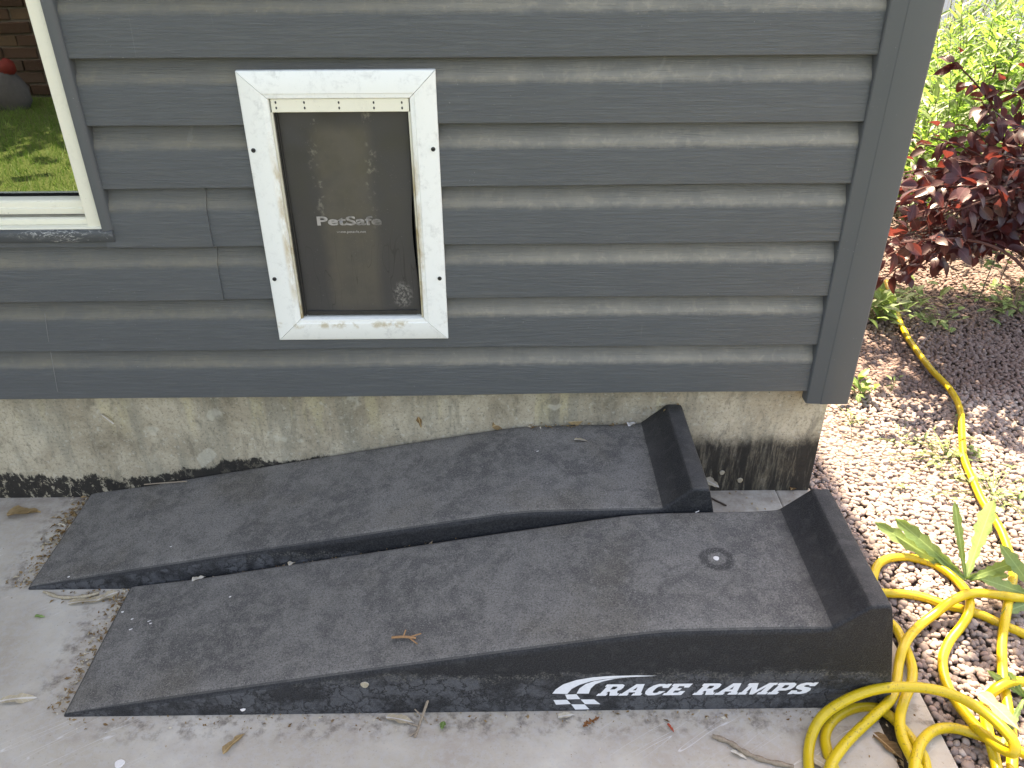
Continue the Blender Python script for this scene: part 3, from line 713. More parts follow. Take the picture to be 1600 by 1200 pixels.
for j, y in enumerate(ys):
    right = min(3.3, 1.85+max(0, (y+.6))*.60)
    s_here = sp_*(1+.25*max(0, y-.6))
    xs = np.arange((EDGE+.012 if y < -.365 else .724) + (j % 2)*s_here/2, right, s_here)
    for x in xs:
        if x > 1.10+max(0, y+.6)*.62 and rng.random() < .35: continue
        if y > .0 and x < .722: continue
        if y > .8 and rng.random() < .25: continue
        spots.append((x+rng.normal()*.0032, y+rng.normal()*.0032))
spots = np.array(spots); n = len(spots)
def gz(x, y): return -.014+.006*math.sin(x*4.1+1)*math.sin(y*3.3)+.004*math.sin(x*11+y*7)
size = np.clip(rng.lognormal(math.log(.0062), .24, n), .0042, .0120)
d2c = np.linalg.norm(np.c_[spots, np.zeros(n)]-np.array(CAM), axis=1)
mats = []
for i in range(n):
    x, y = spots[i]; q_ = Euler((rng.normal()*.35, rng.normal()*.35, rng.uniform(0, 6.28))).to_matrix().to_4x4()
    mats.append(Matrix.Translation((x, y, gz(x, y)+rng.uniform(-.0015, .002))) @ q_ @ Matrix.Scale(size[i], 4))
infr = []
for i in range(n):
    px, py, _ = to_px(mats[i].translation)
    if 1405 < px < 1598 and 800 < py < 1198: infr.append(i)
infr.sort(key=lambda i: d2c[i]/size[i]); single = set(infr[:300])
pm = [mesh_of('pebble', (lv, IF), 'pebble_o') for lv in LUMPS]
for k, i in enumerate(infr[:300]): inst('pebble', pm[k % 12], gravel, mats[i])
rest = [i for i in range(n) if i not in single]
IV1, IF1 = ico(1)
def low(lv):                           # the same lumps with fewer faces, for stones far to the side
    return np.array([lv[np.argmax(IV @ (p/np.linalg.norm(p)))] for p in IV1])
LOWS = [low(l) for l in LUMPS]
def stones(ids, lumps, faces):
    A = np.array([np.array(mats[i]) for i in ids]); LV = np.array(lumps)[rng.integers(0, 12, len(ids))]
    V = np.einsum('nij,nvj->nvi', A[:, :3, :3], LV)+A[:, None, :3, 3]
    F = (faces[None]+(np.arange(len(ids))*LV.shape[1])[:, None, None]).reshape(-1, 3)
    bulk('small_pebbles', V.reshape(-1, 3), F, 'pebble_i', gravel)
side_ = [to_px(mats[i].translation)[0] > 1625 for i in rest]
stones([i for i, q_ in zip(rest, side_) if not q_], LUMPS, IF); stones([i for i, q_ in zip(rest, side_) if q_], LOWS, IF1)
MB().add([(EDGE+.001, -1.94, -.020), (6, -1.94, -.020), (6, 9, -.020), (.7125, 9, -.020), (.7125, .031, -.020), (.717, .031, -.020), (.717, -.3595, -.020), (EDGE+.001, -.3595, -.020)], [(0, 1, 2, 3, 4, 5, 6, 7)]).build('gravel_soil', 'soil', gravel)

# ================================================================ HOSE
HR = .0088
def hp(cx, cy, lev=0.0): return at(1200+cx*.35, 780+cy*.35, -.004+HR+lev)
def hw(px, py, lev=0.0): return at(px, py, -.006+HR+lev)
L1, L2, L3 = .018, .034, .050
pathA = [hw(1385, 440), hw(1390, 455), hw(1397, 475), hw(1405, 500), hw(1420, 530), hw(1452, 574), hw(1484, 608), hw(1500, 640), hw(1503, 680), hw(1506, 715), hw(1520, 750), hw(1536, 785), hp(1030, 120), hp(1072, 225), hp(1094, 330, .004), hp(1078, 430, .018), hp(1060, 530, .016), hp(1046, 620), hp(1044, 700), hp(1050, 800), hp(1062, 880), hp(1078, 980), hp(1088, 1060), hp(1090, 1150),
         hp(1085, 1230), hp(1060, 1265), hp(1035, 1255), hp(1022, 1200), hp(1008, 1140, .006), hp(985, 1050, .018), hp(968, 960, .006), hp(975, 895), hp(1025, 842, .016), hp(1085, 814, .018), hp(1150, 816, .01), hp(1250, 800), hp(1290, 740), hp(1260, 670), hp(1150, 606), hp(1050, 562, .0), hp(960, 520), hp(880, 494), hp(800, 474), hp(700, 440), hp(620, 424), hp(545, 420), hp(495, 412), hp(470, 380), hp(478, 320),
         hp(500, 284), hp(545, 263), hp(620, 259), hp(700, 276), hp(770, 306), hp(832, 352), hp(880, 405, .010), hp(901, 455, .018), hp(893, 515, .018), hp(858, 572, .006), hp(812, 632), hp(783, 700), hp(783, 770), hp(806, 845), hp(855, 925), hp(920, 1005, .012), hp(990, 1075, .022), hp(1055, 1120, .030), hp(1098, 1132, .040), hp(1096, 1085, .05), hp(1050, 1025, .054),
         hp(980, 962, .054), hp(900, 908, .054), hp(815, 869, .054), hp(720, 846, .054), hp(620, 838, .054), hp(520, 842, .052), hp(420, 866, .046), hp(320, 912, .036), hp(243, 970, .024), hp(199, 1045, .010), hp(181, 1130), hp(185, 1210), hp(215, 1280), hp(265, 1290), hp(300, 1250), hp(290, 1190), hp(266, 1130), hp(255, 1060), hp(283, 995), hp(345, 948), hp(420, 926), hp(485, 932), hp(545, 968), hp(600, 1022), hp(652, 1085), hp(692, 1145), hp(708, 1210), hp(725, 1290), hp(710, 1340), hp(690, 1290), hp(668, 1205, .018), hp(630, 1130, .018), hp(598, 1060, .018), hp(588, 980, .018), hp(608, 900, .018), hp(640, 820, .018), hp(642, 745, .008), hp(612, 660), hp(580, 590), hp(555, 560), hp(530, 545)]
pathB = [hp(1290, 470), hp(1180, 450), hp(1100, 438, .018+.012), hp(1040, 430, .03), hp(960, 420, .030), hp(888, 425, .034), hp(815, 458, .03), hp(750, 508, .012), hp(682, 560, .004), hp(632, 612, .014), hp(600, 672, .02), hp(583, 740, .012), hp(575, 810, .014), hp(553, 885, .02), hp(488, 953, .022), hp(400, 1035, .012), hp(330, 1110, .018), hp(278, 1195, .02), hp(270, 1290, .02), hp(340, 1380), hp(520, 1400), hp(640, 1330, .01), hp(650, 1230, .03), hp(660, 1160, .03), hp(685, 1085, .024), hp(740, 1033, .010), hp(815, 1021), hp(900, 1040), hp(985, 1070, .0), hp(1080, 1105), hp(1200, 1160), hp(1300, 1180)]
hb = MB(); hb.tube(catmull(pathA, 7), HR, 10); hb.tube(catmull(pathB, 7), HR, 10)
hose = hb.build('garden_hose', 'hose', None, 0, 2, 60, origin=hp(600, 900) - Vector((0, 0, HR)))
tag(hose, 'yellow garden hose snaking over the gravel and coiled beside the ramp end', 'hose')

# ================================================================ PLANTS
CAMv = np.array(CAM)
def plant_leaves(root, places, variants, mat_obj, mat_isl, leafname='leaf', foliage='foliage', limit=300):
    """places: matrices. The ones showing largest become leaf objects, the others one foliage mesh"""
    score = []
    for i, m in enumerate(places):
        px, py, dz = to_px(m.translation); vis = 1375 < px < 1610 and -10 < py < 1210
        score.append((0 if vis else 1, dz, i))
    score.sort(); near = [i for _, _, i in score[:limit]]; far = [i for _, _, i in score[limit:]]
    me = [mesh_of(leafname, v, mat_obj) for v in variants]
    for k, i in enumerate(near): inst(leafname, me[i % len(me)], root, places[i])
    if far: merged(foliage, [(variants[i % len(variants)][0], variants[i % len(variants)][1], places[i]) for i in far], mat_isl, root)
ovate = lambda t: (math.sin(math.pi*t**.85))**.75 if 0 < t < 1 else 0
redv = [leaf_grid(.048, .028, 5, ovate, f, c, tw) for f, c, tw in ((.35, .25, .3), (.1, .35, -.4), (.5, .1, 0), (.2, .5, .6))]
red = thing('red_leaf_shrub', (1.95, 1.15, -.03), 'dark red leaved shrub leaning over the gravel past the house corner', 'shrub')
rp, bm_ = [], MB()
def red_branch(p0, p1, p2, r0, lf, l0=.3, dens=1.0, tot=1.0):
    pts = [p0.lerp(p1, t).lerp(p1.lerp(p2, t), t) for t in np.linspace(0, 1, 14)]
    bm_.tube(pts, [r0*(1-.8*i/13)+.0008 for i in range(14)], 5)
    nl = int(lf*dens)
    for i in range(nl):
        t = l0+(1-l0)*(i+random.random())/nl; k = min(12, int(t*13)); p = pts[k].lerp(pts[k+1], t*13-k)
        tg = (pts[k+1]-pts[k]).normalized()
        side = Vector((random.gauss(0, 1), random.gauss(0, 1), random.gauss(0, .7))).normalized()
        off = side*abs(random.gauss(0, .035)); d = (tg*.5+side*.9+Vector((0, 0, -.25))).normalized()
        if off.length > .02 and random.random() < .4: bm_.tube([p, p+off], .0007, 4)
        up = Vector((random.gauss(0, .5), random.gauss(-.25, .5), 1))
        rp.append(frame_mat(p+off, d, up, random.uniform(.65, 1.2)*tot, random.uniform(-.6, .6)))
base = Vector((1.95, 1.15, -.03))
tips = [(1385, 400, .62), (1405, 425, .7), (1440, 415, .72), (1380, 330, .85), (1415, 340, .58), (1460, 400, .66), (1410, 270, .75), (1470, 330, .6), (1435, 225, .95), (1470, 250, .7), (1500, 300, .55), (1510, 200, .85), (1492, 98, .95), (1535, 160, .8), (1560, 240, .65), (1570, 140, .9), (1590, 200, .7), (1600, 120, .8), (1530, 310, .75), (1385, 370, 1.0), (1440, 290, 1.1), (1520, 260, 1.05), (1590, 250, .9), (1610, 230, .6), (1650, 170, .8), (1650, 260, .7), (1700, 200, 1.0), (1680, 100, .9), (1475, 385, .9), (1375, 440, .8), (1395, 300, .95), (1405, 380, .5), (1445, 360, .85), (1425, 300, .6), (1465, 290, .9), (1370, 380, .7), (1455, 215, .8), (1430, 400, .95)]
for px, py, y in tips:
    p2 = at_y(px, py, y); p0 = base+Vector((random.uniform(-.08, .08), random.uniform(-.08, .08), random.uniform(0, .15)))
    p1 = (p0+p2)/2+Vector((random.uniform(-.1, .1), random.uniform(-.1, .1), random.uniform(.12, .32)))
    red_branch(p0, p1, p2, .006, 40 if px < 1620 else 30, .42)
# grey lower twig and the added, unseen crown above the frame that dapples the gravel
bm_.tube(catmull([at_y(1640, 270, .75), at_y(1560, 305, .7), at_y(1480, 335, .68), at_y(1430, 365, .66)], 6), .0026, 6)
for i in range(176):                   # unseen crown above the frame, added and placed to shade chosen gravel zones
    if i < 84: sx_, sy_, zz = random.uniform(.93, 1.9), random.uniform(.41, 1.2), random.uniform(1.15, 1.6)
    elif i < 160: sx_, sy_, zz = random.uniform(.80, 1.3), random.uniform(-.95, -.33), random.uniform(1.45, 2.0)
    else: sx_, sy_, zz = random.uniform(1.22, 1.9), random.uniform(-.3, .5), random.uniform(1.3, 2.0)
    p2 = Vector((sx_, sy_+zz/math.tan(SUN_EL), zz))
    p0 = base+Vector((random.uniform(.7, 1.3), random.uniform(.2, .9), random.uniform(-.02, .05)))
    p1 = Vector((2.5, p2.y*.5+.8, p2.z+.25))
    red_branch(p0, p1, p2, .0045, 24, .84, 1.0, 1.15)
bm_.build('branches', 'twig_red', red, 0, 2, 60)
plant_leaves(red, rp, redv, 'red_leaf_object', 'red_leaf_island')

lance = lambda t: (math.sin(math.pi*t**.75))**.9 if 0 < t < 1 else 0
grv = [leaf_grid(.115, .023, 5, lance, f, c, tw) for f, c, tw in ((.3, .15, .2), (.2, .35, -.5), (.4, .05, .5))]
def stems(root, places, n, region, h, leaf_n, seed, lean=.12, sc=1.0, low_left=True):
    rd = random.Random(seed); tb = MB()
    for i in range(n):
        x, y = region(rd); p0 = Vector((x, y, -.03)); hh = h*rd.uniform(.75, 1.1)
        hh *= .68+.32*min(1, max(0, (to_px((x, y, .7))[0]-1500)/60)) if low_left else 1
        p2 = p0+Vector((rd.gauss(0, lean), rd.gauss(0, lean), hh)); p1 = (p0+p2)/2+Vector((rd.gauss(0, .03), rd.gauss(0, .03), 0))
        pts = [p0.lerp(p1, t).lerp(p1.lerp(p2, t), t) for t in np.linspace(0, 1, 9)]
        tb.tube(pts, [.003*(1-.6*k/8) for k in range(9)], 5)
        a = rd.uniform(0, 6)
        for k in range(leaf_n):
            t = .12+.88*k/leaf_n; j = min(7, int(t*8)); p = pts[j].lerp(pts[j+1], t*8-j); a += 2.4
            el = rd.uniform(.35, .95)
            places.append(frame_mat(p, Vector((math.cos(a)*math.cos(el), math.sin(a)*math.cos(el), math.sin(el))), (math.cos(a+math.pi), math.sin(a+math.pi), .6), sc*rd.uniform(.6, 1.15)*(1.15-.4*t), rd.uniform(-.4, .4)))
    tb.build('stems', 'stem_green', root, 0, 2, 60)
gs = thing('leafy_shrub', (2.3, 2.9, -.03), 'bright yellow green shrub of narrow leaves behind the red shrub', 'shrub')
gp = []
def reg(rd):
    y = 1.75+2.3*rd.random()**1.2; return (at_y(1430, 100, y).x+rd.uniform(0, 1.5), y)
stems(gs, gp, 210, reg, .80, 36, 5)
plant_leaves(gs, gp, grv, 'green_leaf_object', 'green_leaf_island')
# juniper-like bush further back, top left of the gap
jn = thing('juniper_bush', (at_y(1480, 60, 4.4).x, 4.4, -.03), 'pale feathery conifer bush in front of the white fence', 'bush')
jb, jp = MB(), []
jx = jn.location.x
nd = leaf_grid(.035, .004, 2, lambda t: 1-t*.7, .1, .1)
for i in range(60):
    p0 = Vector((jx+random.gauss(0, .08), 4.4+random.gauss(0, .1), .0)); p2 = p0+Vector((random.gauss(0, .28), random.gauss(-.05, .25), random.uniform(.4, 1.0)))
    pts = [p0.lerp(p2, t)+Vector((0, 0, -.1*math.sin(t*3.1))) for t in np.linspace(0, 1, 8)]; jb.tube(pts, [.004*(1-.8*k/7)+.0005 for k in range(8)], 4)
    for k in range(70):
        t = random.uniform(.2, 1); j = min(6, int(t*7)); p = pts[j].lerp(pts[j+1], t*7-j)
        d = ((p2-p0).normalized()*.7+Vector((random.gauss(0, .6), random.gauss(0, .6), random.gauss(0, .6))))
        jp.append((nd[0], nd[1], frame_mat(p, d, (0, 0, 1), random.uniform(.7, 1.5))))
jb.build('branches', 'bark', jn, 0, 2, 60); merged('foliage', jp, 'juniper_leaf', jn)
# fence behind
fe = thing('white_fence', (3.4, 6.2, -.03), 'white vinyl privacy fence far behind the shrubs', 'fence')
for i in range(26): MB().box(.6+i*.2, .6+i*.2+.196, 6.2, 6.225, -.02, 1.75).build('fence_board', 'white_vinyl', fe, .003)
for z in (.12, 1.7): MB().box(.6, 5.8, 6.185, 6.1995, z-.07, z+.07).build('fence_rail', 'white_vinyl', fe, .004)

# dandelion-like weeds
def dand(t):
    if t <= 0 or t >= 1: return 0
    b_ = (.22+.9*t**1.1)*(1-t**7); tooth = .66+.34*abs(((t*6.5) % 1)*2-1); return min(1, b_)*tooth
def big_leaf(L, W, n=44, curl=.2, fold=.25, twist=0., wave=.06): return leaf_grid(L, W, n, dand, fold, curl, twist, wave)
def dandelion(base_px, specs, label, name='dandelion'):
    p0 = at(*base_px, -.008); root = thing(name, p0, label, 'weed')
    for (tx, ty, lift, W, curl) in specs:
        tip = at(tx, ty, lift); d = tip-p0; L = d.length
        v, f = big_leaf(L*(1+.3*abs(curl)), W, 44, curl, .3, random.uniform(-.3, .3))
        me = mesh_of('leaf', (v, f), 'weed_leaf_object')
        # aim so that the curled tip lands on the target
        dd = d+Vector((0, 0, curl*L)); inst('leaf', me, root, frame_mat(p0+Vector((0, 0, .004)), dd, (CAM-p0).normalized()+Vector((random.gauss(0, .2), 0, .2))))
    MB().tube([p0+Vector((0, 0, -.012)), p0+Vector((0, 0, .006))], [.006, .004], 6).build('crown', 'stem_green', root)
dandelion((1508, 908), [(1551, 783, .10, .052, .03), (1490, 786, .11, .026, .02), (1366, 832, .035, .042, .12), (1398, 822, .06, .046, .12), (1452, 868, .02, .03, .1), (1592, 885, .05, .036, .15), (1575, 905, .02, .024, .1)], 'dandelion clump with one tall upright leaf beside the hose coil')
dandelion((1625, 940), [(1545, 925, .045, .040, .2), (1562, 870, .075, .040, .2), (1575, 965, .02, .030, .2), (1640, 860, .07, .03, .2), (1700, 930, .05, .03, .2)], 'broad leaved weed at the right edge covering part of the hose')
dandelion((1600, 1092), [(1546, 1064, .03, .020, .2), (1575, 1062, .035, .020, .2), (1572, 1150, .01, .018, .2), (1560, 1165, .01, .016, .1), (1640, 1100, .04, .03, .2)], 'small broad leaved weed growing between lower hose loops')
# little weeds: rosettes of small leaves, each one thing
wv_ = [leaf_grid(.03, .012, 5, ovate, .3, .3, .2), leaf_grid(.024, .013, 5, ovate, .2, .4, -.3)]
def weed(px, py, n, L, H, label, name='weed', spread=.03, elev=(.2, .9), mat='weed_leaf_object', stem=True):
    p0 = at(px, py, -.012); root = thing(name, p0, label, 'weed'); me = [mesh_of('leaf', v, mat) for v in wv_]; sb = MB()
    for i in range(n):
        a = random.uniform(0, 6.28); el = random.uniform(*elev); h = H*random.uniform(.1, 1) if stem else 0
        p = p0+Vector((random.gauss(0, spread), random.gauss(0, spread), h)); d = Vector((math.cos(a)*math.cos(el), math.sin(a)*math.cos(el), math.sin(el)))
        inst('leaf', me[i % 2], root, frame_mat(p, d, (0, 0, 1), L/.03*random.uniform(.6, 1.2)))
        if stem: sb.tube([p0+Vector((0, 0, -.004)), (p0+p)/2+Vector((0, 0, .2*h)), p], .0008, 4)
    if stem: sb.build('stems', 'stem_green', root)
    return root
weed(1345, 618, 16, .045, .05, 'pale green leafy weed growing right at the corner post foot', spread=.02, elev=(.5, 1.2))
weed(1330, 660, 10, .022, .03, 'low weed below the corner post by the foundation edge', spread=.02)
weed(1392, 612, 4, .022, .05, 'tiny two leaved seedling standing in the dark gravel', 'seedling', .008, (.3, .8))
weed(1368, 500, 60, .06, .07, 'bright grassy weed clump behind the corner post under the red shrub', 'weed_clump', .045, (.4, 1.3))
weed(1425, 470, 30, .05, .05, 'shaded green weed where the hose comes out under the shrub', 'weed_clump', .05, (.2, .9))
weed(1465, 505, 24, .04, .04, 'dark low weed in the shaded gravel right of the hose', 'weed_clump', .04, (.2, .9))
weed(1585, 480, 60, .04, .06, 'spreading green weed at the right edge under the red shrub', 'weed_clump', .09, (.1, .9))
weed(1550, 770, 50, .022, .02, 'bright low weed patch lying across the hose on sunlit gravel', 'weed_clump', .05, (.1, .8))
weed(1478, 715, 40, .020, .02, 'sparse light green sprouts left of the hose on sunlit gravel', 'weed_clump', .06, (.1, .9))
weed(1515, 715, 14, .022, .03, 'small round leaved weed hugging the bend of the hose', 'weed_clump', .018, (.2, .9))
weed(1405, 690, 14, .014, .008, 'scattered tiny sprouts on the sunlit gravel near the corner', 'weed_clump', .05, (.1, .6))
weed(1415, 762, 3, .02, .008, 'single small sprout alone on the bright gravel', 'seedling', .006, (.1, .5))
def sapling(px, py, h, label, lean, seed):
    rd = random.Random(seed); p0 = at(px, py, -.012); root = thing('sapling', p0, label, 'sapling'); me = [mesh_of('leaf', leaf_grid(.045, .026, 5, ovate, .2, .2, .2), 'weed_leaf_object')]
    pts = catmull([p0, p0+Vector((lean*.4, 0, h*.5)), p0+Vector((lean, 0, h))], 6); MB().tube(pts, [.0022*(1-.6*i/(len(pts)-1)) for i in range(len(pts))], 5).build('stem', 'bark', root)
    for i in range(16):
        p = pts[rd.randint(3, len(pts)-1)]; a = rd.uniform(0, 6.28); inst('leaf', me[0], root, frame_mat(p, (math.cos(a), math.sin(a), .2), (0, 0, 1), rd.uniform(.5, 1)))
sapling(1527, 475, .25, 'thin green sapling rising beside the red shrub over the gravel', .02, 4)
sapling(1562, 440, .32, 'taller leafy sapling partly behind the red shrub near the right edge', .04, 8)

# ================================================================ LITTER
def dryv(L, W, c):
    a, b_ = random.uniform(0, 6), random.uniform(.6, 1.2)
    return leaf_grid(L, W, 12, lambda t: (ovate(t**b_)*(1+.16*math.sin(11*t+a)+.12*math.sin(23*t+a*2))) if 0 < t < 1 else 0, random.uniform(.2, .55), c, random.uniform(-.7, .7), random.uniform(.05, .12))
def fallen(px, py, L, W, ang, mat, label, z=0.0, curl=.25, name='fallen_leaf', tilt=0.1, cat='leaf', up=(0, 0, 1)):
    p = at(px, py, z+.003+max(0, curl)*L*.5)
    a = R(ang); d = Vector((math.cos(a), math.sin(a), tilt)); vf = dryv(L, W, curl)
    me = mesh_of(name, vf, mat); o = inst(name, me, None, frame_mat(p-d.normalized()*L/2, d, up)); tag(o, label, cat, 'dry leaves and scraps littering the concrete'); return o
fallen(28, 1089, .060, .017, 12, 'pale_leaf_object', 'yellow tan leaf on the concrete at far lower left')
fallen(36, 800, .070, .046, 10, 'dry_leaf_object', 'big brown curled leaf on concrete beside the left wall base', curl=.15)
fallen(140, 937, .085, .018, 8, 'pale_leaf_object', 'long white papery leaf at the plain ramp near corner', curl=.1)
fallen(168, 929, .045, .018, 40, 'pale_leaf_object', 'cream folded leaf wedged where the two ramps meet', curl=.2)
fallen(310, 903, .026, .012, 30, 'pale_leaf_object', 'small cream leaf on the far edge of the lettered ramp', .032, .2)
fallen(457, 878, .022, .012, 60, 'pale_leaf_object', 'pale curled leaf scrap in the groove between both ramps', .064, .3)
fallen(625, 1122, .050, .016, -8, 'pale_leaf_object', 'cream leaf on concrete touching the lettered ramp side')
fallen(692, 1132, .018, .010, 80, 'weed_leaf_object', 'torn dark green leaf bit on the concrete before the ramp')
fallen(365, 1158, .050, .014, 62, 'dry_leaf_object', 'dry tan leaf with long stalk on the concrete lower left', curl=.3)
fallen(1155, 1178, .028, .008, -30, 'pale_leaf_object', 'narrow cream husk beside the jointed grey twig')
fallen(1048, 1136, .018, .005, -60, 'red_petal', 'thin red petal on the concrete in front of the lettering')
fallen(908, 687, .030, .012, -10, 'pale_leaf_object', 'yellow green curled leaf on top of the plain ramp', .194, .15)
fallen(780, 663, .034, .024, 20, 'dry_leaf_object', 'brown leaf stuck between plain ramp and foundation', .188, .05, up=(0, -.8, .6))
fallen(900, 658, .036, .020, 0, 'dry_leaf_object', 'tan leaf lodged at the flat end of plain ramp by wall', .196, .05, up=(0, -.8, .6))
fallen(1563, 1108, .080, .030, -62, 'dry_leaf_object', 'large brown dead leaf among the hose loops at right', .02, .2)
fallen(1388, 1165, .060, .024, -60, 'dry_leaf_object', 'dead brown leaf in the dirt joint under the hose', -.004, .1)
fallen(1282, 1190, .05, .02, -40, 'pale_leaf_object', 'tan leaf inside the bottom hose loop', 0, .1)
fallen(62, 962, .02, .007, 0, 'weed_leaf_object', 'green leaf fragment on concrete left of lettered ramp')
fallen(885, 1117, .03, .012, 15, 'pale_leaf_object', 'pale dry leaf by the emblem on the concrete')
fallen(988, 662, .024, .02, 30, 'petal_white', 'pinkish white petals heaped at the plain ramp stop', .196, .1)
fallen(1110, 752, .045, .022, -40, 'pale_leaf_object', 'pale scrap of leaf beside the plain ramp end', .03, .2)
fallen(1240, 760, .03, .016, 50, 'dry_leaf_object', 'small brown leaf in the corner of foundation and concrete', .0, .3)
# leaf stuck on the foundation wall
for px, py, L, an, lab, mt in ((168, 655, .034, -50, 'yellow cream leaf stuck to the foundation at left', 'pale_leaf_object'), (656, 660, .03, -80, 'thin brown scrap hanging on the foundation above the plain ramp', 'dry_leaf_object')):
    p = at_y(px, py, .016); a = R(an); me = mesh_of('fallen_leaf', dryv(L, L*.35, .05), mt)
    d = Vector((math.cos(a), -.05, math.sin(a))); tag(inst('fallen_leaf', me, None, frame_mat(p-d*L/2, d, (0, -1, 0))), lab, 'leaf', 'dry leaves and scraps littering the concrete')
def disc(px, py, r, plane, val, label):
    p = at(px, py, val) if plane == 'z' else at_y(px, py, val); mb = MB()
    ring = [(r*math.cos(t)*(1+.12*math.sin(3*t)), r*math.sin(t)) for t in np.linspace(0, 2*math.pi, 15)[:-1]]
    if plane == 'z': mb.prism([(p.x+a, p.y+b_) for a, b_ in ring], 'z', val, val+.002)
    else: mb.prism([(p.x+a, p.z+b_) for a, b_ in ring], 'y', val-.0025, val)
    tag(mb.build('seed_disc', 'petal_white' if plane == 'z' else 'pale_leaf_object', None, .0006, 1, 40, origin=p), label, 'seed', 'round papery seeds lying about')
disc(1119, 873, .0052, 'z', .1945, 'white round seed on top of the lettered ramp')
disc(570, 1069, .0068, 'y', -.5822, 'cream round seed stuck low on the lettered ramp side')
disc(1128, 738, .006, 'y', .0195, 'left one of two round seeds on the black stained foundation')
disc(1156, 750, .0065, 'y', .0195, 'right one of two round seeds on the black stained foundation')
disc(187, 1194, .008, 'z', .0005, 'whitish round seed on the concrete at the bottom left')
def twig(pts, r, label, mat='dry_twig', extra=(), knobs=False, name='twig'):
    P = catmull([at(a, b_, c) for a, b_, c in pts], 8); mb = MB()
    rs = [r*(1+(.28 if (i//3) % 2 else -.1)) if knobs else r for i in range(len(P))]; mb.tube(P, rs, 6)
    for e in extra: mb.tube([at(*x) for x in e], r*.55, 5)
    return tag(mb.build(name, mat, None, 0, 2, 60, origin=P[0]), label, 'twig', 'twigs lying about')
def rz_(px): return .135    # height of the ramp top under the twig
zt = at_y(633, 996, -.5).z
zt = .004+.0075+.1865*(at(633, 996, .11).x+.7645)
twig([(612, 996, zt+.002), (632, 995, zt+.005), (650, 997, zt+.003)], .0022, 'brown twig with side spurs lying on the lettered ramp', 'tan_twig', [[(640, 995, zt+.004), (658, 990, zt+.009)], [(640, 997, zt+.004), (652, 1006, zt+.004)], [(630, 995, zt+.004), (634, 984, zt+.01)]])
twig([(648, 1152, .003), (658, 1125, .005), (672, 1084, .04)], .0022, 'pale fuzzy twig leaning on the side of lettered ramp', 'dry_twig', [[(655, 1135, .004), (632, 1128, .004)], [(660, 1118, .006), (668, 1130, .003)], [(652, 1143, .004), (640, 1150, .003)], [(660, 1120, .006), (648, 1108, .012)]])
twig([(1113, 1150, .004), (1140, 1160, .005), (1165, 1176, .005), (1195, 1188, .004), (1240, 1198, .004)], .0036, 'jointed grey twig on the concrete left of the hose', 'dry_twig', (), True)
twig([(68, 924, .004), (95, 933, .005), (130, 932, .006), (155, 926, .005)], .0030, 'white peeling twig below the plain ramp near corner', 'pale_leaf_object', (), True)
twig([(225, 757, .052), (262, 754, .054), (292, 752, .056)], .0014, 'thin tan stalk lying along the plain ramp far edge', 'dry_twig')
twig([(668, 852, .118), (685, 838, .124), (700, 832, .128)], .0007, 'fine straw in the groove beside the plain ramp', 'dry_twig')
twig([(1105, 775, .002), (1135, 790, .003)], .002, 'dark short twig on the concrete behind lettered ramp', 'bark')
cb = MB()
for i in range(22):
    t = i/21; p = at(912+t*22, 1134-t*12, .004); a = random.uniform(0, 6.28); cb.tube([p, p+Vector((math.cos(a)*.005, math.sin(a)*.005, random.uniform(.0, .005)))], [.0018, .0007], 5)
tag(cb.build('catkin', 'brown_cone', None, 0, 2, 60, origin=at(912, 1134, 0)), 'rusty brown catkin on the concrete below the emblem', 'catkin')
# fine crumbs: uncounted
flk = [leaf_grid(.010, .005, 2, ovate, .4, .4, .5), leaf_grid(.006, .004, 2, ovate, .2, .2, .2), leaf_grid(.016, .007, 2, ovate, .5, .5, .8)]
crumbs = {'dry_leaf_island': [], 'pale_leaf_island': []}
def crumb(p, s=1.0):
    a = random.uniform(0, 6.28); k = random.randrange(3); v, f = flk[k]
    crumbs['dry_leaf_island' if random.random() < .68 else 'pale_leaf_island'].append((v, f, frame_mat(p, (math.cos(a), math.sin(a), random.gauss(.1, .25)), (random.gauss(0, .3), random.gauss(0, .3), 1), s*random.uniform(.4, 1.25))))
for i in range(300):                  # along both toes
    t = random.random(); crumb(Vector((-.975-abs(random.gauss(0, .018)), -.275+.29*t, .003)), 1.1 if t > .4 else .7)
    t = random.random(); crumb(Vector((-.768-abs(random.gauss(0, .014)), -.58+.30*t, .003)), .65)
for i in range(200): crumb(Vector((-.76+1.28*random.random(), -.585-abs(random.gauss(0, .012)), .002)), .55)
for i in range(60): crumb(at(random.uniform(80, 205), random.uniform(922, 940), .002), .9)
for i in range(260): crumb(Vector((random.uniform(-1.3, .62), random.uniform(-.95, -.6), .0015)), .32)
for i in range(60): crumb(Vector((random.uniform(-1.3, -.98), random.uniform(-.6, .0), .0015)), .4)
for i in range(70):
    x = random.uniform(.0, .40); crumb(Vector((x, random.uniform(.0, .017), .197 if x < .3 else .24)), .8)
for i in range(110): crumb(Vector((random.uniform(.40, .70), random.uniform(-.25, .01), .002)), .7)
for i in range(90): crumb(Vector((random.gauss(.645, .018), random.uniform(-.95, -.55), .0)), 1.0)
for i in range(70):                   # groove between the ramps
    x = random.uniform(-.7, -.1); crumb(Vector((x, -.2795+random.gauss(0, .002), max(.004, .0015+.19*(x+.7645)))), .6)
for i in range(60): crumb(Vector((random.uniform(.76, 1.5), random.uniform(-.8, .6), -.003)), 1.0)
for k, pcs in crumbs.items(): merged('leaf_litter', pcs, k)
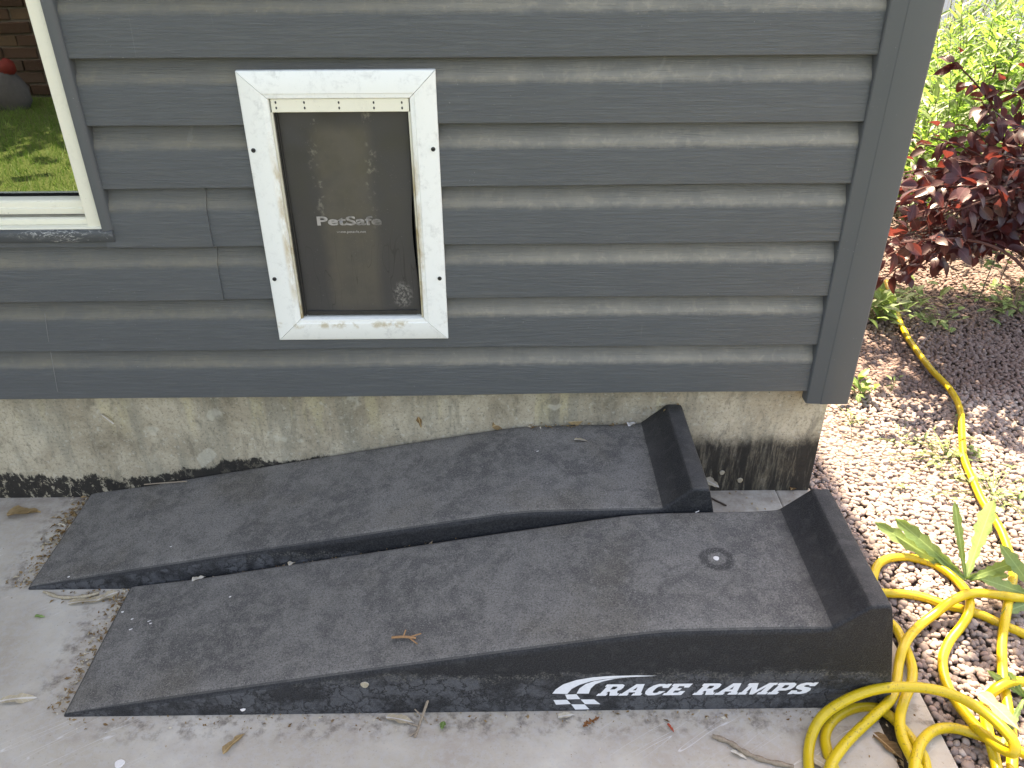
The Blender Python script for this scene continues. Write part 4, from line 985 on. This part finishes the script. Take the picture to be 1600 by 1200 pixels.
# droppings and petal flecks on the ramps
fl = MB()
for px, py in ((192, 957), (207, 968), (234, 971), (205, 984), (360, 933), (1090, 800), (1217, 817), (268, 855), (108, 902), (1055, 740), (236, 975), (380, 1110), (840, 706)):
    zz = .0
    for _ in range(6):
        p = at(px, py, zz); yb = -.582 if p.y < -.28 else -.2785; x = p.x-(-.7645 if p.y < -.28 else -.972)
        zz = float(np.interp(x, [a for a, _b in PROF[:-1]], [b_ for _a, b_ in PROF[:-1]])) if x > 0 else 0
    r = random.uniform(.0015, .0034); a0 = random.random()*3
    fl.prism([(p.x+r*math.cos(t)*(1.6 if i % 2 else 1), p.y+r*.7*math.sin(t+a0)) for i, t in enumerate(np.linspace(0, 6.28, 8)[:-1])], 'z', zz+.0003, zz+.0022)
o = fl.build('petal_flecks', 'petal_white'); tag(o, kind='stuff')

# ================================================================ BEHIND THE CAMERA (seen in the window pane)
wall = thing('brick_wall', (-2.6, -4.25, -.012), 'low brick garden wall behind the lawn, mirrored in the window', 'wall')
MB().box(-4.6, -.6, -4.40, -4.262, -.03, 1.45).build('mortar_core', 'mortar', wall)
bmesh_ = MB().box(-.107, .107, -.05, .05, -.0325, .0325).build('brick', 'brick', wall, .004, 1)
bme = bmesh_.data; off0 = bmesh_.location.copy(); nb = 0
bme.transform(Matrix.Translation(wloc(wall)))
bmesh_.location = Vector((-4.4, -4.30, .035))-wloc(wall)
more = []
for r_i in range(18):
    for c in range(17):
        if r_i == 0 and c == 0: continue
        x = -4.4+c*.225+(.112 if r_i % 2 else 0); z = .035+r_i*.078
        mt = Matrix.Translation((x, -4.30+random.uniform(-.008, .012), z)) @ Euler((random.gauss(0, .02), random.gauss(0, .01), random.gauss(0, .02))).to_matrix().to_4x4()
        if len(more) < 0 or nb < 298: inst('brick', bme, wall, mt); nb += 1
MB().box(-4.65, -.55, -4.43, -4.22, 1.452, 1.51).build('coping', 'mortar', wall, .006)
BX = at_y(4, 140, 3.95).x
bag = thing('garden_bag', Vector((BX, -3.95, -.012)), 'grey slumped bag with a red top standing before the brick wall', 'bag')
rings = []; mb = MB(); vs = []
for z, r in ((0, .10), (.05, .12), (.12, .11), (.18, .08), (.225, .055)):
    for k in range(14):
        t = k/14*6.283; rr = r*(1+.12*math.sin(3*t+z*20)); vs.append((BX+rr*math.cos(t), -3.95+rr*.8*math.sin(t), z-.012))
mb.add(vs, [(i*14+k, i*14+(k+1) % 14, (i+1)*14+(k+1) % 14, (i+1)*14+k) for i in range(4) for k in range(14)]+[tuple(range(14))[::-1], tuple(56+k for k in range(14))]); mb.build('sack', 'grey_cloth', bag, 0, 2, 60)
mb = MB(); mb.tube([(BX+.01, -3.95, .205), (BX+.03, -3.95, .235), (BX+.05, -3.95, .27), (BX+.06, -3.95, .275)], [.045, .055, .035, .01], 10); mb.build('cap', 'red_cloth', bag, 0, 2, 60)
gb = rng.random((16000, 2))*np.array([2.6, 2.1])+np.array([-3.8, -4.2]); n = len(gb); hgt_ = rng.uniform(.02, .055, n); an = rng.uniform(0, 6.28, n); ln = rng.normal(0, .02, (n, 2))
V = np.zeros((n, 3, 3)); V[:, 0, :2] = gb+np.c_[np.cos(an), np.sin(an)]*.0022; V[:, 1, :2] = gb-np.c_[np.cos(an), np.sin(an)]*.0022; V[:, 2, :2] = gb+ln; V[:, :2, 2] = -.014; V[:, 2, 2] = hgt_-.012
bulk('grass', V.reshape(-1, 3), np.arange(n*3).reshape(-1, 3), 'green_leaf_island')
tree = thing('shade_tree', (-4.6, -2.9, -.012), 'broad tree beyond the patio that shades the brick wall', 'tree')
tm = MB(); tm.tube(catmull([(-4.6, -2.9, -.05), (-4.5, -2.85, 1.2), (-4.2, -2.7, 2.3), (-3.6, -2.5, 3.1)], 5), [.12-.0045*i for i in range(16)], 8)
for dx, dy, dz in ((1.5, .2, .4), (.9, -.5, .9), (.5, .6, .8), (-.7, .3, 1.2)): tm.tube(catmull([(-4.2, -2.7, 2.3), (-4.2+dx*.6, -2.7+dy*.6, 2.6+dz*.5), (-4.2+dx*1.3, -2.7+dy*1.3, 2.7+dz)], 5), [.05-.004*i for i in range(11)], 6)
tm.build('trunk', 'bark', tree, 0, 2, 60)
tl = leaf_grid(.13, .08, 2, ovate, .2, .2); pcs = []
for i in range(7500):
    a, b_, c = random.gauss(0, 1), random.gauss(0, 1), random.gauss(0, 1)
    p = Vector((-2.9+.95*a, -2.15+.42*b_, 3.15+.38*c)); d = Vector((random.gauss(0, 1), random.gauss(0, 1), random.gauss(-.2, .6)))
    pcs.append((tl[0], tl[1], frame_mat(p, d, (random.gauss(0, .5), random.gauss(0, .5), 1), random.uniform(.7, 1.3))))
merged('crown', pcs, 'dark_canopy', tree)
